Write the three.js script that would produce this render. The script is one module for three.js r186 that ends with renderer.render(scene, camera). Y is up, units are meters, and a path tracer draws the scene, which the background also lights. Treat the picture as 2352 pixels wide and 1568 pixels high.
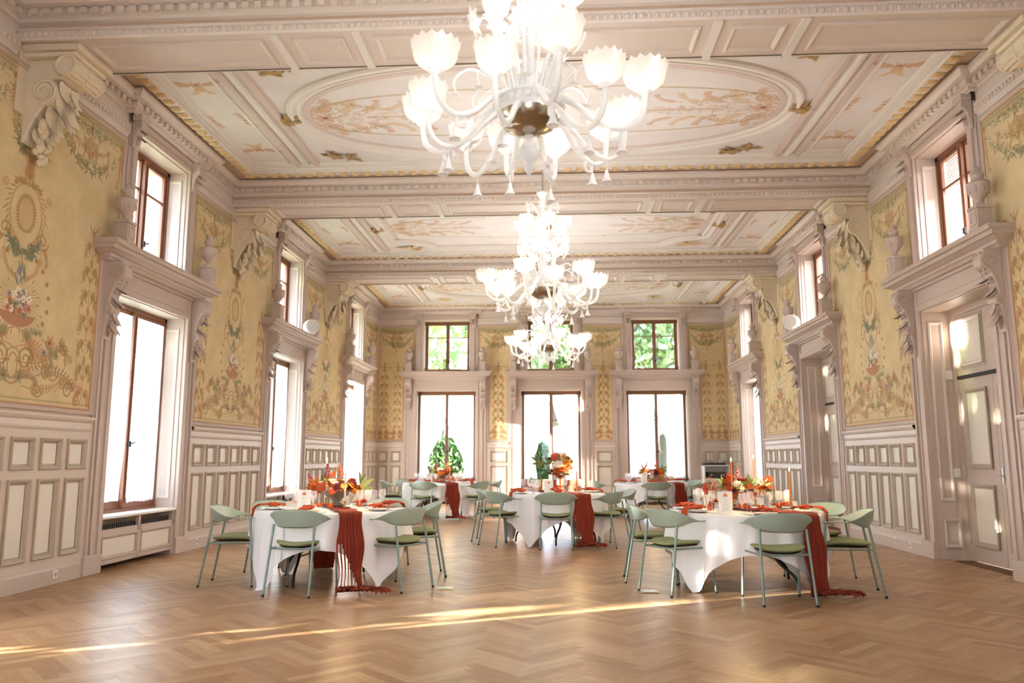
import * as THREE from 'three';
import { mergeGeometries } from 'three/addons/utils/BufferGeometryUtils.js';
import { RoundedBoxGeometry } from 'three/addons/geometries/RoundedBoxGeometry.js';
import { createNoise2D } from 'simplex-noise';

// ---------------------------------------------------------------- camera, sky, sun, exposure
const scene = new THREE.Scene();
const FPX = 1800;
const camera = new THREE.PerspectiveCamera(2 * Math.atan(784 / FPX) * 180 / Math.PI, 1.5, 0.1, 400);
const PITCH = 8.4685 * Math.PI / 180, YAW = 3.2394 * Math.PI / 180;
camera.position.set(0, 1.31, 0);
camera.lookAt(-Math.sin(YAW) * Math.cos(PITCH), 1.31 + Math.sin(PITCH), -Math.cos(YAW) * Math.cos(PITCH));
camera.focus = 8.2;
camera.userData.fStop = 1.6;
scene.add(camera);
scene.background = new THREE.Color().setRGB(0.78, 0.93, 1.20);
scene.backgroundIntensity = 0.92;
const SUN = new THREE.Vector3(1, -0.2, -0.5).normalize();
const sun = new THREE.DirectionalLight(new THREE.Color().setRGB(1.0, 0.95, 0.88), 7.5);
sun.position.copy(SUN).multiplyScalar(-60).add(new THREE.Vector3(0, 2, -10));
sun.target.position.set(0, 2, -10);
sun.castShadow = true;
sun.shadow.camera.left = -30; sun.shadow.camera.right = 30; sun.shadow.camera.top = 20; sun.shadow.camera.bottom = -20; sun.shadow.camera.far = 160;
sun.shadow.mapSize.set(4096, 4096);
scene.add(sun, sun.target);
const renderer = new THREE.WebGLRenderer({ antialias: true });
renderer.toneMapping = THREE.LinearToneMapping;
renderer.toneMappingExposure = 21.5;
renderer.shadowMap.enabled = true;
const LAMP = 0.052;

// ---------------------------------------------------------------- dimensions of the hall (metres)
const XL = -5.35, XR = 5.0, ZB = -23.1, ZF = 3.2, T = 0.6, CX = (XL + XR) / 2;
const BAY = [-4.75, -9.97, -15.19, -20.41];          // centres of the side bays (windows and doors)
const BEAM = [-2.14, -7.36, -12.58, -17.80];          // ceiling beams
const BACKX = [-3.27, -0.16, 2.93];                   // back wall windows
const CEIL = 5.9, SOFFIT = 5.43, BH = 0.35;

// ---------------------------------------------------------------- helpers
function rng(seed) { let s = seed >>> 0; return () => { s = (s + 0x6D2B79F5) | 0; let t = Math.imul(s ^ (s >>> 15), 1 | s); t = (t + Math.imul(t ^ (t >>> 7), 61 | t)) ^ t; return ((t ^ (t >>> 14)) >>> 0) / 4294967296; }; }
const rnd = rng(7);
const noise2 = createNoise2D(rng(3));
const V = (x, y, z) => new THREE.Vector3(x, y, z);
const hex = (h) => new THREE.Color(h);
function mat(name, color, o = {}) { const m = new THREE.MeshPhysicalMaterial({ color: hex(color), roughness: 0.6, ...o }); m.name = name; return m; }
function clean(g) {
  let h = g.index ? g.toNonIndexed() : g;
  for (const k of Object.keys(h.attributes)) if (!['position', 'normal', 'uv'].includes(k)) h.deleteAttribute(k);
  if (!h.attributes.uv) h.setAttribute('uv', new THREE.BufferAttribute(new Float32Array(h.attributes.position.count * 2), 2));
  if (!h.attributes.normal) h.computeVertexNormals();
  h.morphAttributes = {};
  return h;
}
function join(list) { const a = list.flat(Infinity).filter(Boolean); return a.length === 1 ? clean(a[0]) : mergeGeometries(a.map(clean), false); }
function M(name, geos, material, parent) {
  const g = geos.isBufferGeometry ? geos : join(geos);
  const m = new THREE.Mesh(g, material); m.name = name; m.castShadow = m.receiveShadow = true;
  if (parent) parent.add(m);
  return m;
}
const taken = new Map();
function numbered(name) { const n = taken.get(name) || 0; taken.set(name, n + 1); return n ? `${name}_${String(n).padStart(3, '0')}` : name; }
function thing(name, label, category, group, pos = [0, 0, 0], turn = 0) {
  const o = new THREE.Group(); o.name = numbered(name); o.position.set(...pos); o.rotation.y = turn;
  o.userData = { label, category }; if (group) o.userData.group = group; scene.add(o); return o;
}
function tag(o, label, category, group) { o.name = numbered(o.name); o.userData.label = label; o.userData.category = category; if (group) o.userData.group = group; scene.add(o); return o; }
function dup(src, label, group, pos, turn = 0) {
  const o = src.clone(); o.name = numbered(src.name.replace(/_\d{3}$/, '')); o.userData = { ...src.userData, label }; if (group) o.userData.group = group;
  if (pos) o.position.set(...pos); o.rotation.y = turn; scene.add(o); return o;
}
function struct(name, label, category) { const o = new THREE.Group(); o.name = name; o.userData = { kind: 'structure', label, category }; scene.add(o); return o; }
function bx(x0, x1, y0, y1, z0, z1) { const g = new THREE.BoxGeometry(Math.abs(x1 - x0), Math.abs(y1 - y0), Math.abs(z1 - z0)); g.translate((x0 + x1) / 2, (y0 + y1) / 2, (z0 + z1) / 2); return g; }
function rbx(x0, x1, y0, y1, z0, z1, r = 0.006, s = 2) { const w = Math.abs(x1 - x0), h = Math.abs(y1 - y0), d = Math.abs(z1 - z0); const g = new RoundedBoxGeometry(w, h, d, s, Math.min(r, w / 2.01, h / 2.01, d / 2.01)); g.translate((x0 + x1) / 2, (y0 + y1) / 2, (z0 + z1) / 2); return g; }
// a block against the wall (z = back), half width and depth a0,d0 at y0 and a1,d1 at y1
function taper(a0, d0, y0, a1, d1, y1, back = -0.02, cx = 0) {
  const p = [[-a0, y0, back], [a0, y0, back], [a0, y0, d0], [-a0, y0, d0], [-a1, y1, back], [a1, y1, back], [a1, y1, d1], [-a1, y1, d1]].map(([x, y, z]) => [x + cx, y, z]);
  return quads([[p[3], p[2], p[6], p[7]], [p[2], p[1], p[5], p[6]], [p[0], p[3], p[7], p[4]], [p[7], p[6], p[5], p[4]], [p[0], p[1], p[2], p[3]]]);
}
function quads(list) {
  const pos = [], uv = [];
  for (const [a, b, c, d] of list) { pos.push(...a, ...b, ...c, ...a, ...c, ...d); uv.push(0, 0, 1, 0, 1, 1, 0, 0, 1, 1, 0, 1); }
  const g = new THREE.BufferGeometry(); g.setAttribute('position', new THREE.Float32BufferAttribute(pos, 3)); g.setAttribute('uv', new THREE.Float32BufferAttribute(uv, 2)); g.computeVertexNormals(); return g;
}
// profile [[d, y]...] run along a path [[x, z]...] in plan; d is measured to the side n = (-tz, tx)
function sweepPlan(prof, path, closed) {
  const n = path.length, dir = [], mit = [], cnt = closed ? n : n - 1;
  for (let i = 0; i < cnt; i++) { const a = path[i], b = path[(i + 1) % n], l = Math.hypot(b[0] - a[0], b[1] - a[1]) || 1; dir.push([(b[0] - a[0]) / l, (b[1] - a[1]) / l]); }
  for (let i = 0; i < n; i++) {
    const p = closed ? dir[(i + cnt - 1) % cnt] : dir[Math.max(0, i - 1)], q = closed ? dir[i] : dir[Math.min(cnt - 1, i)];
    const na = [-p[1], p[0]], nb = [-q[1], q[0]], k = 1 + na[0] * nb[0] + na[1] * nb[1]; mit.push([(na[0] + nb[0]) / k, (na[1] + nb[1]) / k]);
  }
  const at = (i, [d, y]) => [path[i][0] + mit[i][0] * d, y, path[i][1] + mit[i][1] * d], out = [];
  for (let i = 0; i < cnt; i++) for (let k = 0; k + 1 < prof.length; k++) { const j = (i + 1) % n; out.push([at(i, prof[k]), at(j, prof[k]), at(j, prof[k + 1]), at(i, prof[k + 1])]); }
  return quads(out);
}
const run = (prof, x0, x1) => sweepPlan(prof, [[x0, 0], [x1, 0]], false);      // along a wall in its own axes
function frameXY(w, h, prof, cx = 0, cy = 0, z = 0) { const g = sweepPlan(prof, [[-w / 2, -h / 2], [w / 2, -h / 2], [w / 2, h / 2], [-w / 2, h / 2]], true); g.rotateX(Math.PI / 2); g.translate(cx, cy, z); return g; }
function tube(pts, r, seg = 16, rad = 8, closed = false) { const c = new THREE.CatmullRomCurve3(pts.map((p) => p.isVector3 ? p : V(...p)), closed); return new THREE.TubeGeometry(c, seg, r, rad, closed); }
function taperTube(pts, radii, seg = 16, rad = 8) {
  const c = new THREE.CatmullRomCurve3(pts.map((p) => V(...p))), g = new THREE.TubeGeometry(c, seg, 1, rad, false), pa = g.attributes.position, na = g.attributes.normal;
  for (let i = 0; i <= seg; i++) { const u = i / seg, f = u * (radii.length - 1), k = Math.min(radii.length - 2, Math.floor(f)), r = radii[k] + (radii[k + 1] - radii[k]) * (f - k), o = c.getPointAt(u);
    for (let j = 0; j <= rad; j++) { const q = i * (rad + 1) + j; pa.setXYZ(q, o.x + na.getX(q) * r, o.y + na.getY(q) * r, o.z + na.getZ(q) * r); } }
  return g;
}
function rod(a, b, r0, r1 = r0, rad = 10) { const A = V(...a), B = V(...b), l = A.distanceTo(B), g = new THREE.CylinderGeometry(r1, r0, l, rad, 1); g.translate(0, l / 2, 0); g.applyQuaternion(new THREE.Quaternion().setFromUnitVectors(V(0, 1, 0), B.clone().sub(A).normalize())); g.translate(A.x, A.y, A.z); return g; }
const lathe = (pts, seg = 20) => new THREE.LatheGeometry(pts.map(([r, y]) => new THREE.Vector2(r, y)), seg);
function ball(r, x, y, z, sx = 1, sy = 1, sz = 1, w = 10, h = 7) { const g = new THREE.SphereGeometry(r, w, h); g.scale(sx, sy, sz); g.translate(x, y, z); return g; }
// a pointed leaf along +y lying in the xy plane, cupped in z
function leafGeo(len, wid, cup = 0.15, n = 4) {
  const q = []; const at = (i, s) => { const t = i / n, w = wid * Math.sin(Math.PI * Math.min(1, t * 0.92 + 0.06)) ** 0.8 * 0.5; return [s * w, t * len, -cup * len * t * t + Math.abs(s) * 0.12 * w]; };
  for (let i = 0; i < n; i++) for (const s of [-1, 1]) q.push(s < 0 ? [at(i, -1), at(i, 0), at(i + 1, 0), at(i + 1, -1)] : [at(i, 0), at(i, 1), at(i + 1, 1), at(i + 1, 0)]);
  return quads(q);
}
const place = (g, { s = 1, rx = 0, ry = 0, rz = 0, p = [0, 0, 0] }) => { const h = g.clone(); h.applyMatrix4(new THREE.Matrix4().compose(V(...p), new THREE.Quaternion().setFromEuler(new THREE.Euler(rx, ry, rz)), Array.isArray(s) ? V(...s) : V(s, s, s))); return h; };
function canvasTex(w, h, draw) { const c = document.createElement('canvas'); c.width = w; c.height = h; draw(c.getContext('2d'), w, h); const t = new THREE.CanvasTexture(c); t.colorSpace = THREE.SRGBColorSpace; t.magFilter = THREE.LinearFilter; t.anisotropy = 8; return t; }
function mottled(ctx, w, h, [r, g, b], amp, scale, seed) {
  const im = ctx.getImageData(0, 0, w, h), d = im.data, R = rng(seed);
  for (let y = 0; y < h; y++) for (let x = 0; x < w; x++) { const n = (noise2(x / scale + seed, y / scale) * 0.6 + noise2(x / scale * 3.1, y / scale * 3.1 + seed) * 0.3 + (R() - 0.5) * 0.5) * amp, i = (y * w + x) * 4; d[i] = r + n; d[i + 1] = g + n; d[i + 2] = b + n * 0.9; d[i + 3] = 255; }
  ctx.putImageData(im, 0, 0);
}
// ---------------------------------------------------------------- painted ornament (pigment only)
const OCH = 'rgba(164,126,80,0.6)', RUST = 'rgba(182,128,90,0.58)', OLV = 'rgba(128,132,98,0.58)', DUN = 'rgba(140,112,82,0.58)', BLU = 'rgba(116,126,152,0.66)', WHT = 'rgba(242,234,216,0.8)';
function spiral(c, x, y, r, dir, col, lw, turns = 1.6, a0 = 0) { c.strokeStyle = col; c.lineWidth = lw; c.beginPath(); for (let i = 0; i <= 40; i++) { const t = i / 40, a = a0 + dir * t * turns * 6.283, q = r * (1 - t * 0.86); const px = x + Math.cos(a) * q, py = y + Math.sin(a) * q; i ? c.lineTo(px, py) : c.moveTo(px, py); } c.stroke(); }
function blob(c, x, y, a, l, w, col) { c.save(); c.translate(x, y); c.rotate(a); c.fillStyle = col; c.beginPath(); c.moveTo(0, 0); c.quadraticCurveTo(l * 0.45, -w, l, 0); c.quadraticCurveTo(l * 0.45, w, 0, 0); c.fill(); c.restore(); }
function frond(c, x, y, len, a0, curl, col, lw, leaf, R) {   // a curving stem with leaves on both sides and a curled tip
  let a = a0, px = x, py = y; const n = 14; c.strokeStyle = col; c.lineWidth = lw;
  for (let i = 0; i < n; i++) {
    const nx = px + Math.cos(a) * len / n, ny = py + Math.sin(a) * len / n; c.beginPath(); c.moveTo(px, py); c.lineTo(nx, ny); c.stroke();
    if (i > 1) { const s = leaf * (1 - i / n * 0.55) * (0.8 + R() * 0.4); blob(c, nx, ny, a + 0.9, s, s * 0.34, col); blob(c, nx, ny, a - 0.9, s, s * 0.34, col); }
    a += curl / n * (0.5 + i / n); px = nx; py = ny;
  }
  spiral(c, px, py, leaf * 0.5, Math.sign(curl) || 1, col, lw, 1.2, a + 3.14);
}
function swag(c, x0, y0, x1, y1, sag, col, col2, sz, R) {
  const n = 34; for (let i = 0; i <= n; i++) { const t = i / n, x = x0 + (x1 - x0) * t, y = y0 + (y1 - y0) * t + sag * 4 * t * (1 - t), s = sz * (0.55 + 0.9 * Math.sin(Math.PI * t)); for (let k = 0; k < 4; k++) blob(c, x + (R() - 0.5) * s * 0.5, y + (R() - 0.5) * s * 0.6, R() * 6.28, s * (0.5 + R() * 0.5), s * 0.2, R() < 0.7 ? col : col2); }
}
function bloom(c, x, y, r, col) { for (let k = 0; k < 6; k++) blob(c, x, y, k * 1.047, r, r * 0.5, col); c.fillStyle = 'rgba(90,60,40,0.6)'; c.beginPath(); c.arc(x, y, r * 0.22, 0, 7); c.fill(); }
function candelabra(c, x, y0, y1, w, R) {
  const H = y1 - y0; c.strokeStyle = OCH; c.lineWidth = w * 0.05; c.beginPath(); c.moveTo(x, y0); c.lineTo(x, y1); c.stroke();
  for (let k = 0; k < 7; k++) {
    const y = y0 + H * (0.04 + 0.14 * k);
    for (const s of [-1, 1]) { frond(c, x, y + H * 0.06, w * 0.9, Math.PI / 2 + s * -1.2, s * 1.7, k % 3 ? OCH : RUST, w * 0.045, w * 0.26, R); spiral(c, x + s * w * 0.22, y + H * 0.09, w * 0.14, s, DUN, w * 0.05); blob(c, x + s * w * 0.1, y, -Math.PI / 2 + s * 0.6, w * 0.42, w * 0.1, k % 2 ? OLV : OCH); }
    if (k % 2) { c.fillStyle = RUST; c.beginPath(); c.ellipse(x, y + H * 0.04, w * 0.12, H * 0.025, 0, 0, 7); c.fill(); } else bloom(c, x, y, w * 0.16, RUST);
  }
}
function ground(c, w, h, seed) { mottled(c, w, h, [214, 192, 148], 11, w / 7, seed); c.lineWidth = Math.max(3, w * 0.006); c.strokeStyle = 'rgba(168,120,84,0.8)'; c.strokeRect(w * 0.012, w * 0.012, w - w * 0.024, h - w * 0.024); c.strokeStyle = 'rgba(150,140,100,0.55)'; c.strokeRect(w * 0.03, w * 0.03, w - w * 0.06, h - w * 0.06); }
const muralWide = canvasTex(1254, 1284, (c, w, h) => {
  ground(c, w, h, 11); const R = rng(21);
  for (const s of [-1, 1]) {
    c.save(); c.translate(w / 2, 0); c.scale(s, 1);
    // top: grey-green band, garlands and pendants
    c.fillStyle = 'rgba(140,138,104,0.36)'; c.fillRect(130, 22, 470, 44); c.fillStyle = 'rgba(198,184,146,0.7)'; c.fillRect(150, 78, 440, 14);
    swag(c, 125, 96, 590, 96, 150, OLV, OCH, 36, R); swag(c, 150, 56, 585, 56, 22, OLV, DUN, 24, R); swag(c, 200, 110, 520, 110, 60, OCH, RUST, 20, R); swag(c, 0, 250, 118, 120, 130, OLV, DUN, 28, R);
    for (const x of [125, 360, 592]) { frond(c, x, 66, 190, Math.PI / 2, 0.3, OCH, 4, 26, R); bloom(c, x, 66, 20, RUST); }
    for (const [x, a, k] of [[360, 2.3, -1.9], [360, 0.84, 1.9], [250, 2.2, -1.5], [470, 0.9, 1.5], [300, 1.0, 1.2], [420, 2.1, -1.2]]) frond(c, x, 100, 110, a, k, OCH, 3, 20, R);
    // oval cartouche
    c.strokeStyle = OCH; c.lineWidth = 13; c.beginPath(); c.ellipse(0, 560, 46, 66, 0, -1.57, 1.57); c.stroke(); c.fillStyle = 'rgba(190,150,100,0.4)'; c.beginPath(); c.ellipse(0, 560, 46, 66, 0, -1.57, 1.57); c.fill();
    c.strokeStyle = RUST; c.lineWidth = 8; c.beginPath(); c.ellipse(0, 560, 88, 116, 0, -1.5, 1.3); c.stroke();
    for (let k = 0; k < 16; k++) { const a = -1.5 + k * 0.17; blob(c, Math.cos(a) * 92, 560 + Math.sin(a) * 118, a + 0.9, 30 + 12 * (k % 3), 9, k % 2 ? RUST : OCH); blob(c, Math.cos(a) * 48, 560 + Math.sin(a) * 68, a, 14, 6, DUN); }
    frond(c, 0, 452, 120, -1.25, -1.0, OCH, 4, 28, R); frond(c, 0, 448, 130, -1.5, 0.25, RUST, 4, 28, R); frond(c, 0, 455, 80, -0.6, 1.8, OCH, 4, 22, R); spiral(c, 104, 640, 38, 1, OCH, 9); spiral(c, 42, 690, 24, -1, DUN, 7); spiral(c, 122, 470, 18, 1, RUST, 6);
    swag(c, 0, 704, 96, 640, 26, 'rgba(112,120,100,0.66)', OLV, 26, R); frond(c, 100, 680, 150, 1.5, 1.6, RUST, 5, 24, R); frond(c, 96, 660, 90, 0.4, 1.8, OCH, 4, 20, R);
    c.strokeStyle = OCH; c.lineWidth = 5; c.beginPath(); c.moveTo(0, 700); c.lineTo(0, 800); c.stroke();
    // stars and rays round the flower basket
    for (let k = 0; k < 9; k++) { const a = -1.4 + k * 0.32; bloom(c, Math.cos(a) * 170, 870 + Math.sin(a) * 170, 15, OCH); }
    for (let k = 0; k < 22; k++) { c.strokeStyle = 'rgba(126,118,98,0.36)'; c.lineWidth = 2.5; const a = -1.55 + k * 0.14, q = 90 + R() * 60; c.beginPath(); c.moveTo(Math.cos(a) * 40, 890 + Math.sin(a) * 40); c.lineTo(Math.cos(a) * q, 890 + Math.sin(a) * q); c.stroke(); if (k % 2) blob(c, Math.cos(a) * q * 0.9, 890 + Math.sin(a) * q * 0.9, a, 24, 7, k % 4 ? OLV : DUN); }
    // basket foot, acanthus base scrolls
    c.fillStyle = 'rgba(168,108,74,0.66)'; c.beginPath(); c.moveTo(0, 942); c.lineTo(104, 936); c.quadraticCurveTo(78, 986, 0, 988); c.fill();
    for (const [x, y, l, a, k, col, lf] of [[4, 990, 160, 0.2, 1.8, OCH, 34], [10, 1060, 230, -0.3, 1.9, RUST, 44], [12, 1110, 300, 0.1, -1.3, OCH, 44], [110, 1170, 280, -0.5, 1.5, DUN, 40], [60, 1200, 240, 0.15, -0.9, OCH, 36], [180, 1090, 190, -0.9, 2.2, OCH, 32], [250, 1210, 190, -0.7, 1.6, RUST, 34], [40, 1040, 120, -1.0, 1.6, OLV, 26], [300, 1120, 120, -1.2, -1.8, OCH, 26], [150, 1010, 130, 0.4, 1.6, OLV, 24], [8, 1180, 140, -0.6, 1.7, DUN, 30]]) frond(c, x, y, l, a, k, col, 6, lf, R);
    for (const [x, y, r, d] of [[66, 1100, 48, -1], [230, 1130, 40, 1], [338, 1196, 36, -1], [150, 1208, 30, 1], [290, 1040, 26, -1], [400, 1226, 26, 1]]) spiral(c, x, y, r, d, d > 0 ? OCH : DUN, 9);
    bloom(c, 200, 1020, 34, RUST); bloom(c, 246, 1066, 20, OLV); bloom(c, 40, 1170, 28, OLV); bloom(c, 170, 1062, 18, BLU);
    c.strokeStyle = OCH; c.lineWidth = 8; c.beginPath(); c.ellipse(0, 1130, 26, 46, 0, -1.57, 1.57); c.stroke(); c.beginPath(); c.ellipse(0, 1130, 46, 66, 0, -1.57, 1.57); c.stroke();
    candelabra(c, 432, 480, 1225, 96, R); swag(c, 376, 560, 380, 1180, 0, OLV, OCH, 14, R); swag(c, 480, 560, 484, 1180, 0, OCH, RUST, 14, R);
    c.restore();
  }
  for (let k = 0; k < 60; k++) { const a = R() * 6.28, q = Math.sqrt(R()) * 66; bloom(c, w / 2 + Math.cos(a) * q, 896 + Math.sin(a) * q * 0.8, 11 + R() * 13, [WHT, BLU, 'rgba(190,116,94,0.7)', OLV, WHT, RUST][k % 6]); }
  for (let k = 0; k < 18; k++) blob(c, w / 2 + (R() - 0.5) * 46, 840 - R() * 70, -1.57 + (R() - 0.5), 36, 10, k % 2 ? BLU : OLV);
});
// slim panels: [x from, x to] of the part below the cornices, in shares of the width
const muralSlim = (from, to, cols, w, seed) => canvasTex(w, 1152, (c, W, h) => {
  ground(c, W, h, seed); const R = rng(seed + 5), L = (to - from) * W, cw = Math.min(100, L / cols * 0.5);
  c.fillStyle = 'rgba(128,124,88,0.46)'; c.fillRect(W * 0.05, 26, W * 0.9, 40); c.fillStyle = 'rgba(196,170,120,0.6)'; c.fillRect(W * 0.05, 74, W * 0.9, 12);
  swag(c, W * 0.05, 84, W * 0.95, 84, 120, OLV, OCH, 36, R); swag(c, W * 0.1, 56, W * 0.9, 56, 18, OLV, DUN, 24, R); swag(c, W * 0.2, 90, W * 0.8, 90, 50, OCH, RUST, 18, R);
  for (const s of [-1, 1]) { frond(c, W / 2, 80, 150, Math.PI / 2 + s * 0.7, -s * 1.4, OCH, 4, 22, R); frond(c, W / 2 + s * W * 0.44, 70, 330, Math.PI / 2, s * 0.1, OCH, 4, 20, R); frond(c, W / 2, 90, 110, Math.PI / 2 + s * 1.2, -s * 1.6, OCH, 3, 18, R); }
  frond(c, W / 2, 64, 200, Math.PI / 2, 0.1, OCH, 5, 22, R);
  for (let k = 0; k < cols; k++) { const x = from * W + L * (k + 0.5) / cols; candelabra(c, x, 440, 1030, cw, R); frond(c, x, 470, 90, -1.57, 0.1, OCH, 4, 20, R); for (const s of [-1, 1]) { frond(c, x, 1075, L / cols * 0.42, s > 0 ? -0.6 : 3.74, s * 1.7, OCH, 6, 34, R); frond(c, x, 1110, L / cols * 0.4, s > 0 ? -0.2 : 3.34, s * 1.3, RUST, 5, 28, R); spiral(c, x + s * 26, 1088, 22, s, DUN, 7); } }
  c.strokeStyle = DUN; c.lineWidth = 5; c.strokeRect(from * W + 10, 420, L - 20, 712);
});
const muralPier = muralSlim(0.246, 0.754, 1, 412, 31), muralEnd = muralSlim(0.02, 0.72, 2, 384, 41);
// ceiling: cream field, rust arabesques at the ends of the medallion and in the side panels
const ceilingPaint = canvasTex(2048, 1024, (c, w, h) => {
  mottled(c, w, h, [217, 211, 208], 6, 180, 51); const R = rng(61), px = w / 9.1, cy = h / 2;
  const P = 'rgba(188,140,104,0.55)', Q = 'rgba(204,168,128,0.6)', G = 'rgba(150,146,112,0.5)';
  for (const s of [-1, 1]) {
    c.save(); c.translate(w / 2, 0); c.scale(s, 1);
    for (const t of [-1, 1]) { for (let k = 0; k < 5; k++) frond(c, (3.15 - k * 0.32) * px, cy + t * (30 + k * 10), (0.75 - k * 0.06) * px, Math.PI + t * (-0.55 + k * 0.1), t * -1.5, k % 2 ? Q : P, 5, 34 - k * 3, R); spiral(c, 2.9 * px, cy + t * 90, 34, t, P, 8); swag(c, 3.0 * px, cy + t * 150, 2.0 * px, cy + t * 60, t * 14, Q, G, 22, R); }
    bloom(c, 2.95 * px, cy, 44, P); for (let k = 0; k < 8; k++) blob(c, (2.4 - k * 0.12) * px, cy, Math.PI, 44, 12, P);
    for (const t of [-1, 1]) { bloom(c, 4.28 * px, cy + t * 1.45 * px, 30, P); for (const u of [-1, 1]) { frond(c, 4.28 * px, cy + t * 1.45 * px, 0.36 * px, u > 0 ? 0 : 3.14, u * t * 1.3, P, 4, 28, R); frond(c, 4.28 * px, cy + t * 1.45 * px, 0.34 * px, -t * 1.57, u * 1.0, Q, 4, 22, R); } }
    for (const x of [4.06, 4.52]) { bloom(c, x * px, cy, 16, P); for (const u of [-1, 1]) frond(c, x * px, cy, 0.3 * px, u * 1.57, 0.5, P, 3, 20, R); }
    // painted line of the inner frame
    for (let k = 0; k < 260; k++) { const t = R(), x = (3.2 - 1.9 * t ** 1.3) * px, sp = (0.55 - 0.4 * t) * px; blob(c, x, cy + (R() - 0.5) * 2 * sp * Math.sqrt(R()), R() * 6.28, 14 + R() * 26 * (1 - t * 0.6), 5 + R() * 5, k % 3 ? 'rgba(196,152,116,0.34)' : 'rgba(172,160,130,0.3)'); }
    c.strokeStyle = 'rgba(172,150,112,0.55)'; c.lineWidth = 13; c.beginPath(); c.moveTo(0, cy - 1.02 * px); c.lineTo(1.2 * px, cy - 1.02 * px); c.lineTo(1.2 * px, cy - 0.94 * px); for (let k = 0; k <= 30; k++) { const a = -1.57 + k * 0.1047; c.lineTo(1.2 * px + Math.cos(a) * 2.0 * px, cy + Math.sin(a) * 0.94 * px); } c.lineTo(1.2 * px, cy + 1.02 * px); c.lineTo(0, cy + 1.02 * px); c.stroke();
    c.restore();
  }
});
const woodGrain = canvasTex(512, 512, (c, w, h) => {
  const im = c.getImageData(0, 0, w, h), d = im.data, R = rng(9);
  for (let y = 0; y < h; y++) for (let x = 0; x < w; x++) { const n = noise2(x / 160, y / 9) * 0.55 + noise2(x / 60, y / 3.2) * 0.3 + noise2(x / 220, y / 60) * 0.5 + (R() - 0.5) * 0.25, i = (y * w + x) * 4, v = 232 + n * 15; d[i] = v; d[i + 1] = v - 2 + n * 2; d[i + 2] = v - 6 + n * 3; d[i + 3] = 255; }
  c.putImageData(im, 0, 0);
});
woodGrain.wrapS = woodGrain.wrapT = THREE.RepeatWrapping;
const gauzeWeave = canvasTex(256, 256, (c, w, h) => {
  const R = rng(19); c.fillStyle = 'rgb(205,205,205)'; c.fillRect(0, 0, w, h);
  for (let k = 0; k < 260; k++) { c.strokeStyle = `rgba(${R() < 0.5 ? '255,255,255' : '120,110,110'},${0.15 + R() * 0.3})`; c.lineWidth = 1 + R() * 1.5; const x = R() * w; c.beginPath(); c.moveTo(x, 0); c.bezierCurveTo(x + (R() - 0.5) * 14, h / 3, x + (R() - 0.5) * 14, h * 0.66, x, h); c.stroke(); }
});
gauzeWeave.wrapS = gauzeWeave.wrapT = THREE.RepeatWrapping;
const menuPrint = canvasTex(256, 352, (c, w, h) => {
  c.fillStyle = 'rgb(244,241,236)'; c.fillRect(0, 0, w, h); const R = rng(4);
  for (let k = 0; k < 9; k++) blob(c, w / 2, 74, -1.57 + (k - 4) * 0.52, k === 4 ? 58 : 46, 12, k % 2 ? 'rgb(204,92,44)' : 'rgb(222,124,60)');
  c.strokeStyle = 'rgb(150,80,40)'; c.lineWidth = 4; c.beginPath(); c.moveTo(w / 2, 74); c.lineTo(w / 2 + 6, 108); c.stroke();
  c.fillStyle = 'rgba(130,128,126,0.55)'; for (let k = 0; k < 11; k++) { const L = 50 + R() * 90; c.fillRect(w / 2 - L / 2, 132 + k * 18, L, 3); }
});
// ---------------------------------------------------------------- materials
const mBoard = mat('beige_board_paint', '#cdbdad', { roughness: 0.42 });
const mPaint = mat('mauve_paint', '#c4b2a7', { roughness: 0.45 });
const mPaintPale = mat('pale_mauve_paint', '#d6c9bf', { roughness: 0.45 });
const mField = mat('cream_panel_paint', '#dfd7ca', { roughness: 0.4 });
const mMould = mat('grey_moulding_paint', '#b3a594', { roughness: 0.45 });
const mPlaster = mat('wall_plaster', '#d2bfae', { roughness: 0.9 });
const mStone = mat('cream_corbel_plaster', '#e2d3b8', { roughness: 0.75 });
const mGoldLine = mat('ochre_line', '#c49a72', { roughness: 0.6 });
const mCeil = mat('ceiling_plaster', '#d9d3cf', { roughness: 0.85 });
const mRib = mat('ceiling_moulding_cream', '#ddd7d0', { roughness: 0.7 });
const mRosy = mat('ceiling_moulding_rose', '#cfbfb7', { roughness: 0.7 });
const mFrieze = mat('tan_frieze', '#c4aa94', { roughness: 0.7 });
const mGold = mat('gilt_ochre', '#d9bc8c', { roughness: 0.45 });
const mGilt = mat('dark_gilt', '#a98a56', { roughness: 0.45 });
const mWideMural = mat('mural_paint', '#ffffff', { map: muralWide, roughness: 0.8 });
const mPierMural = mat('mural_paint_pier', '#ffffff', { map: muralPier, roughness: 0.8 });
const mEndMural = mat('mural_paint_end', '#ffffff', { map: muralEnd, roughness: 0.8 });
const mCeilPaint = mat('painted_ceiling', '#ffffff', { map: ceilingPaint, roughness: 0.85 });
const mWood = mat('window_wood', '#84543a', { roughness: 0.4 });
const mGlass = mat('window_glass', '#ffffff', { transmission: 1, thickness: 0, roughness: 0, ior: 1.45 });
const mSheer = mat('sheer_curtain', '#fbfbfb', { transmission: 0.72, thickness: 0, roughness: 0.96, specularIntensity: 0.1 });
const mIron = mat('dark_iron', '#3b3632', { roughness: 0.5, metalness: 0.4 });
const mBlack = mat('black_matte', '#15130f', { roughness: 0.6 });
const mSteel = mat('brushed_steel', '#b9b9b4', { roughness: 0.3, metalness: 0.9 });
const mBrass = mat('brass', '#b99a5a', { roughness: 0.3, metalness: 0.9 });
const mWhite = mat('white_lacquer', '#ece8e2', { roughness: 0.35 });
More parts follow.
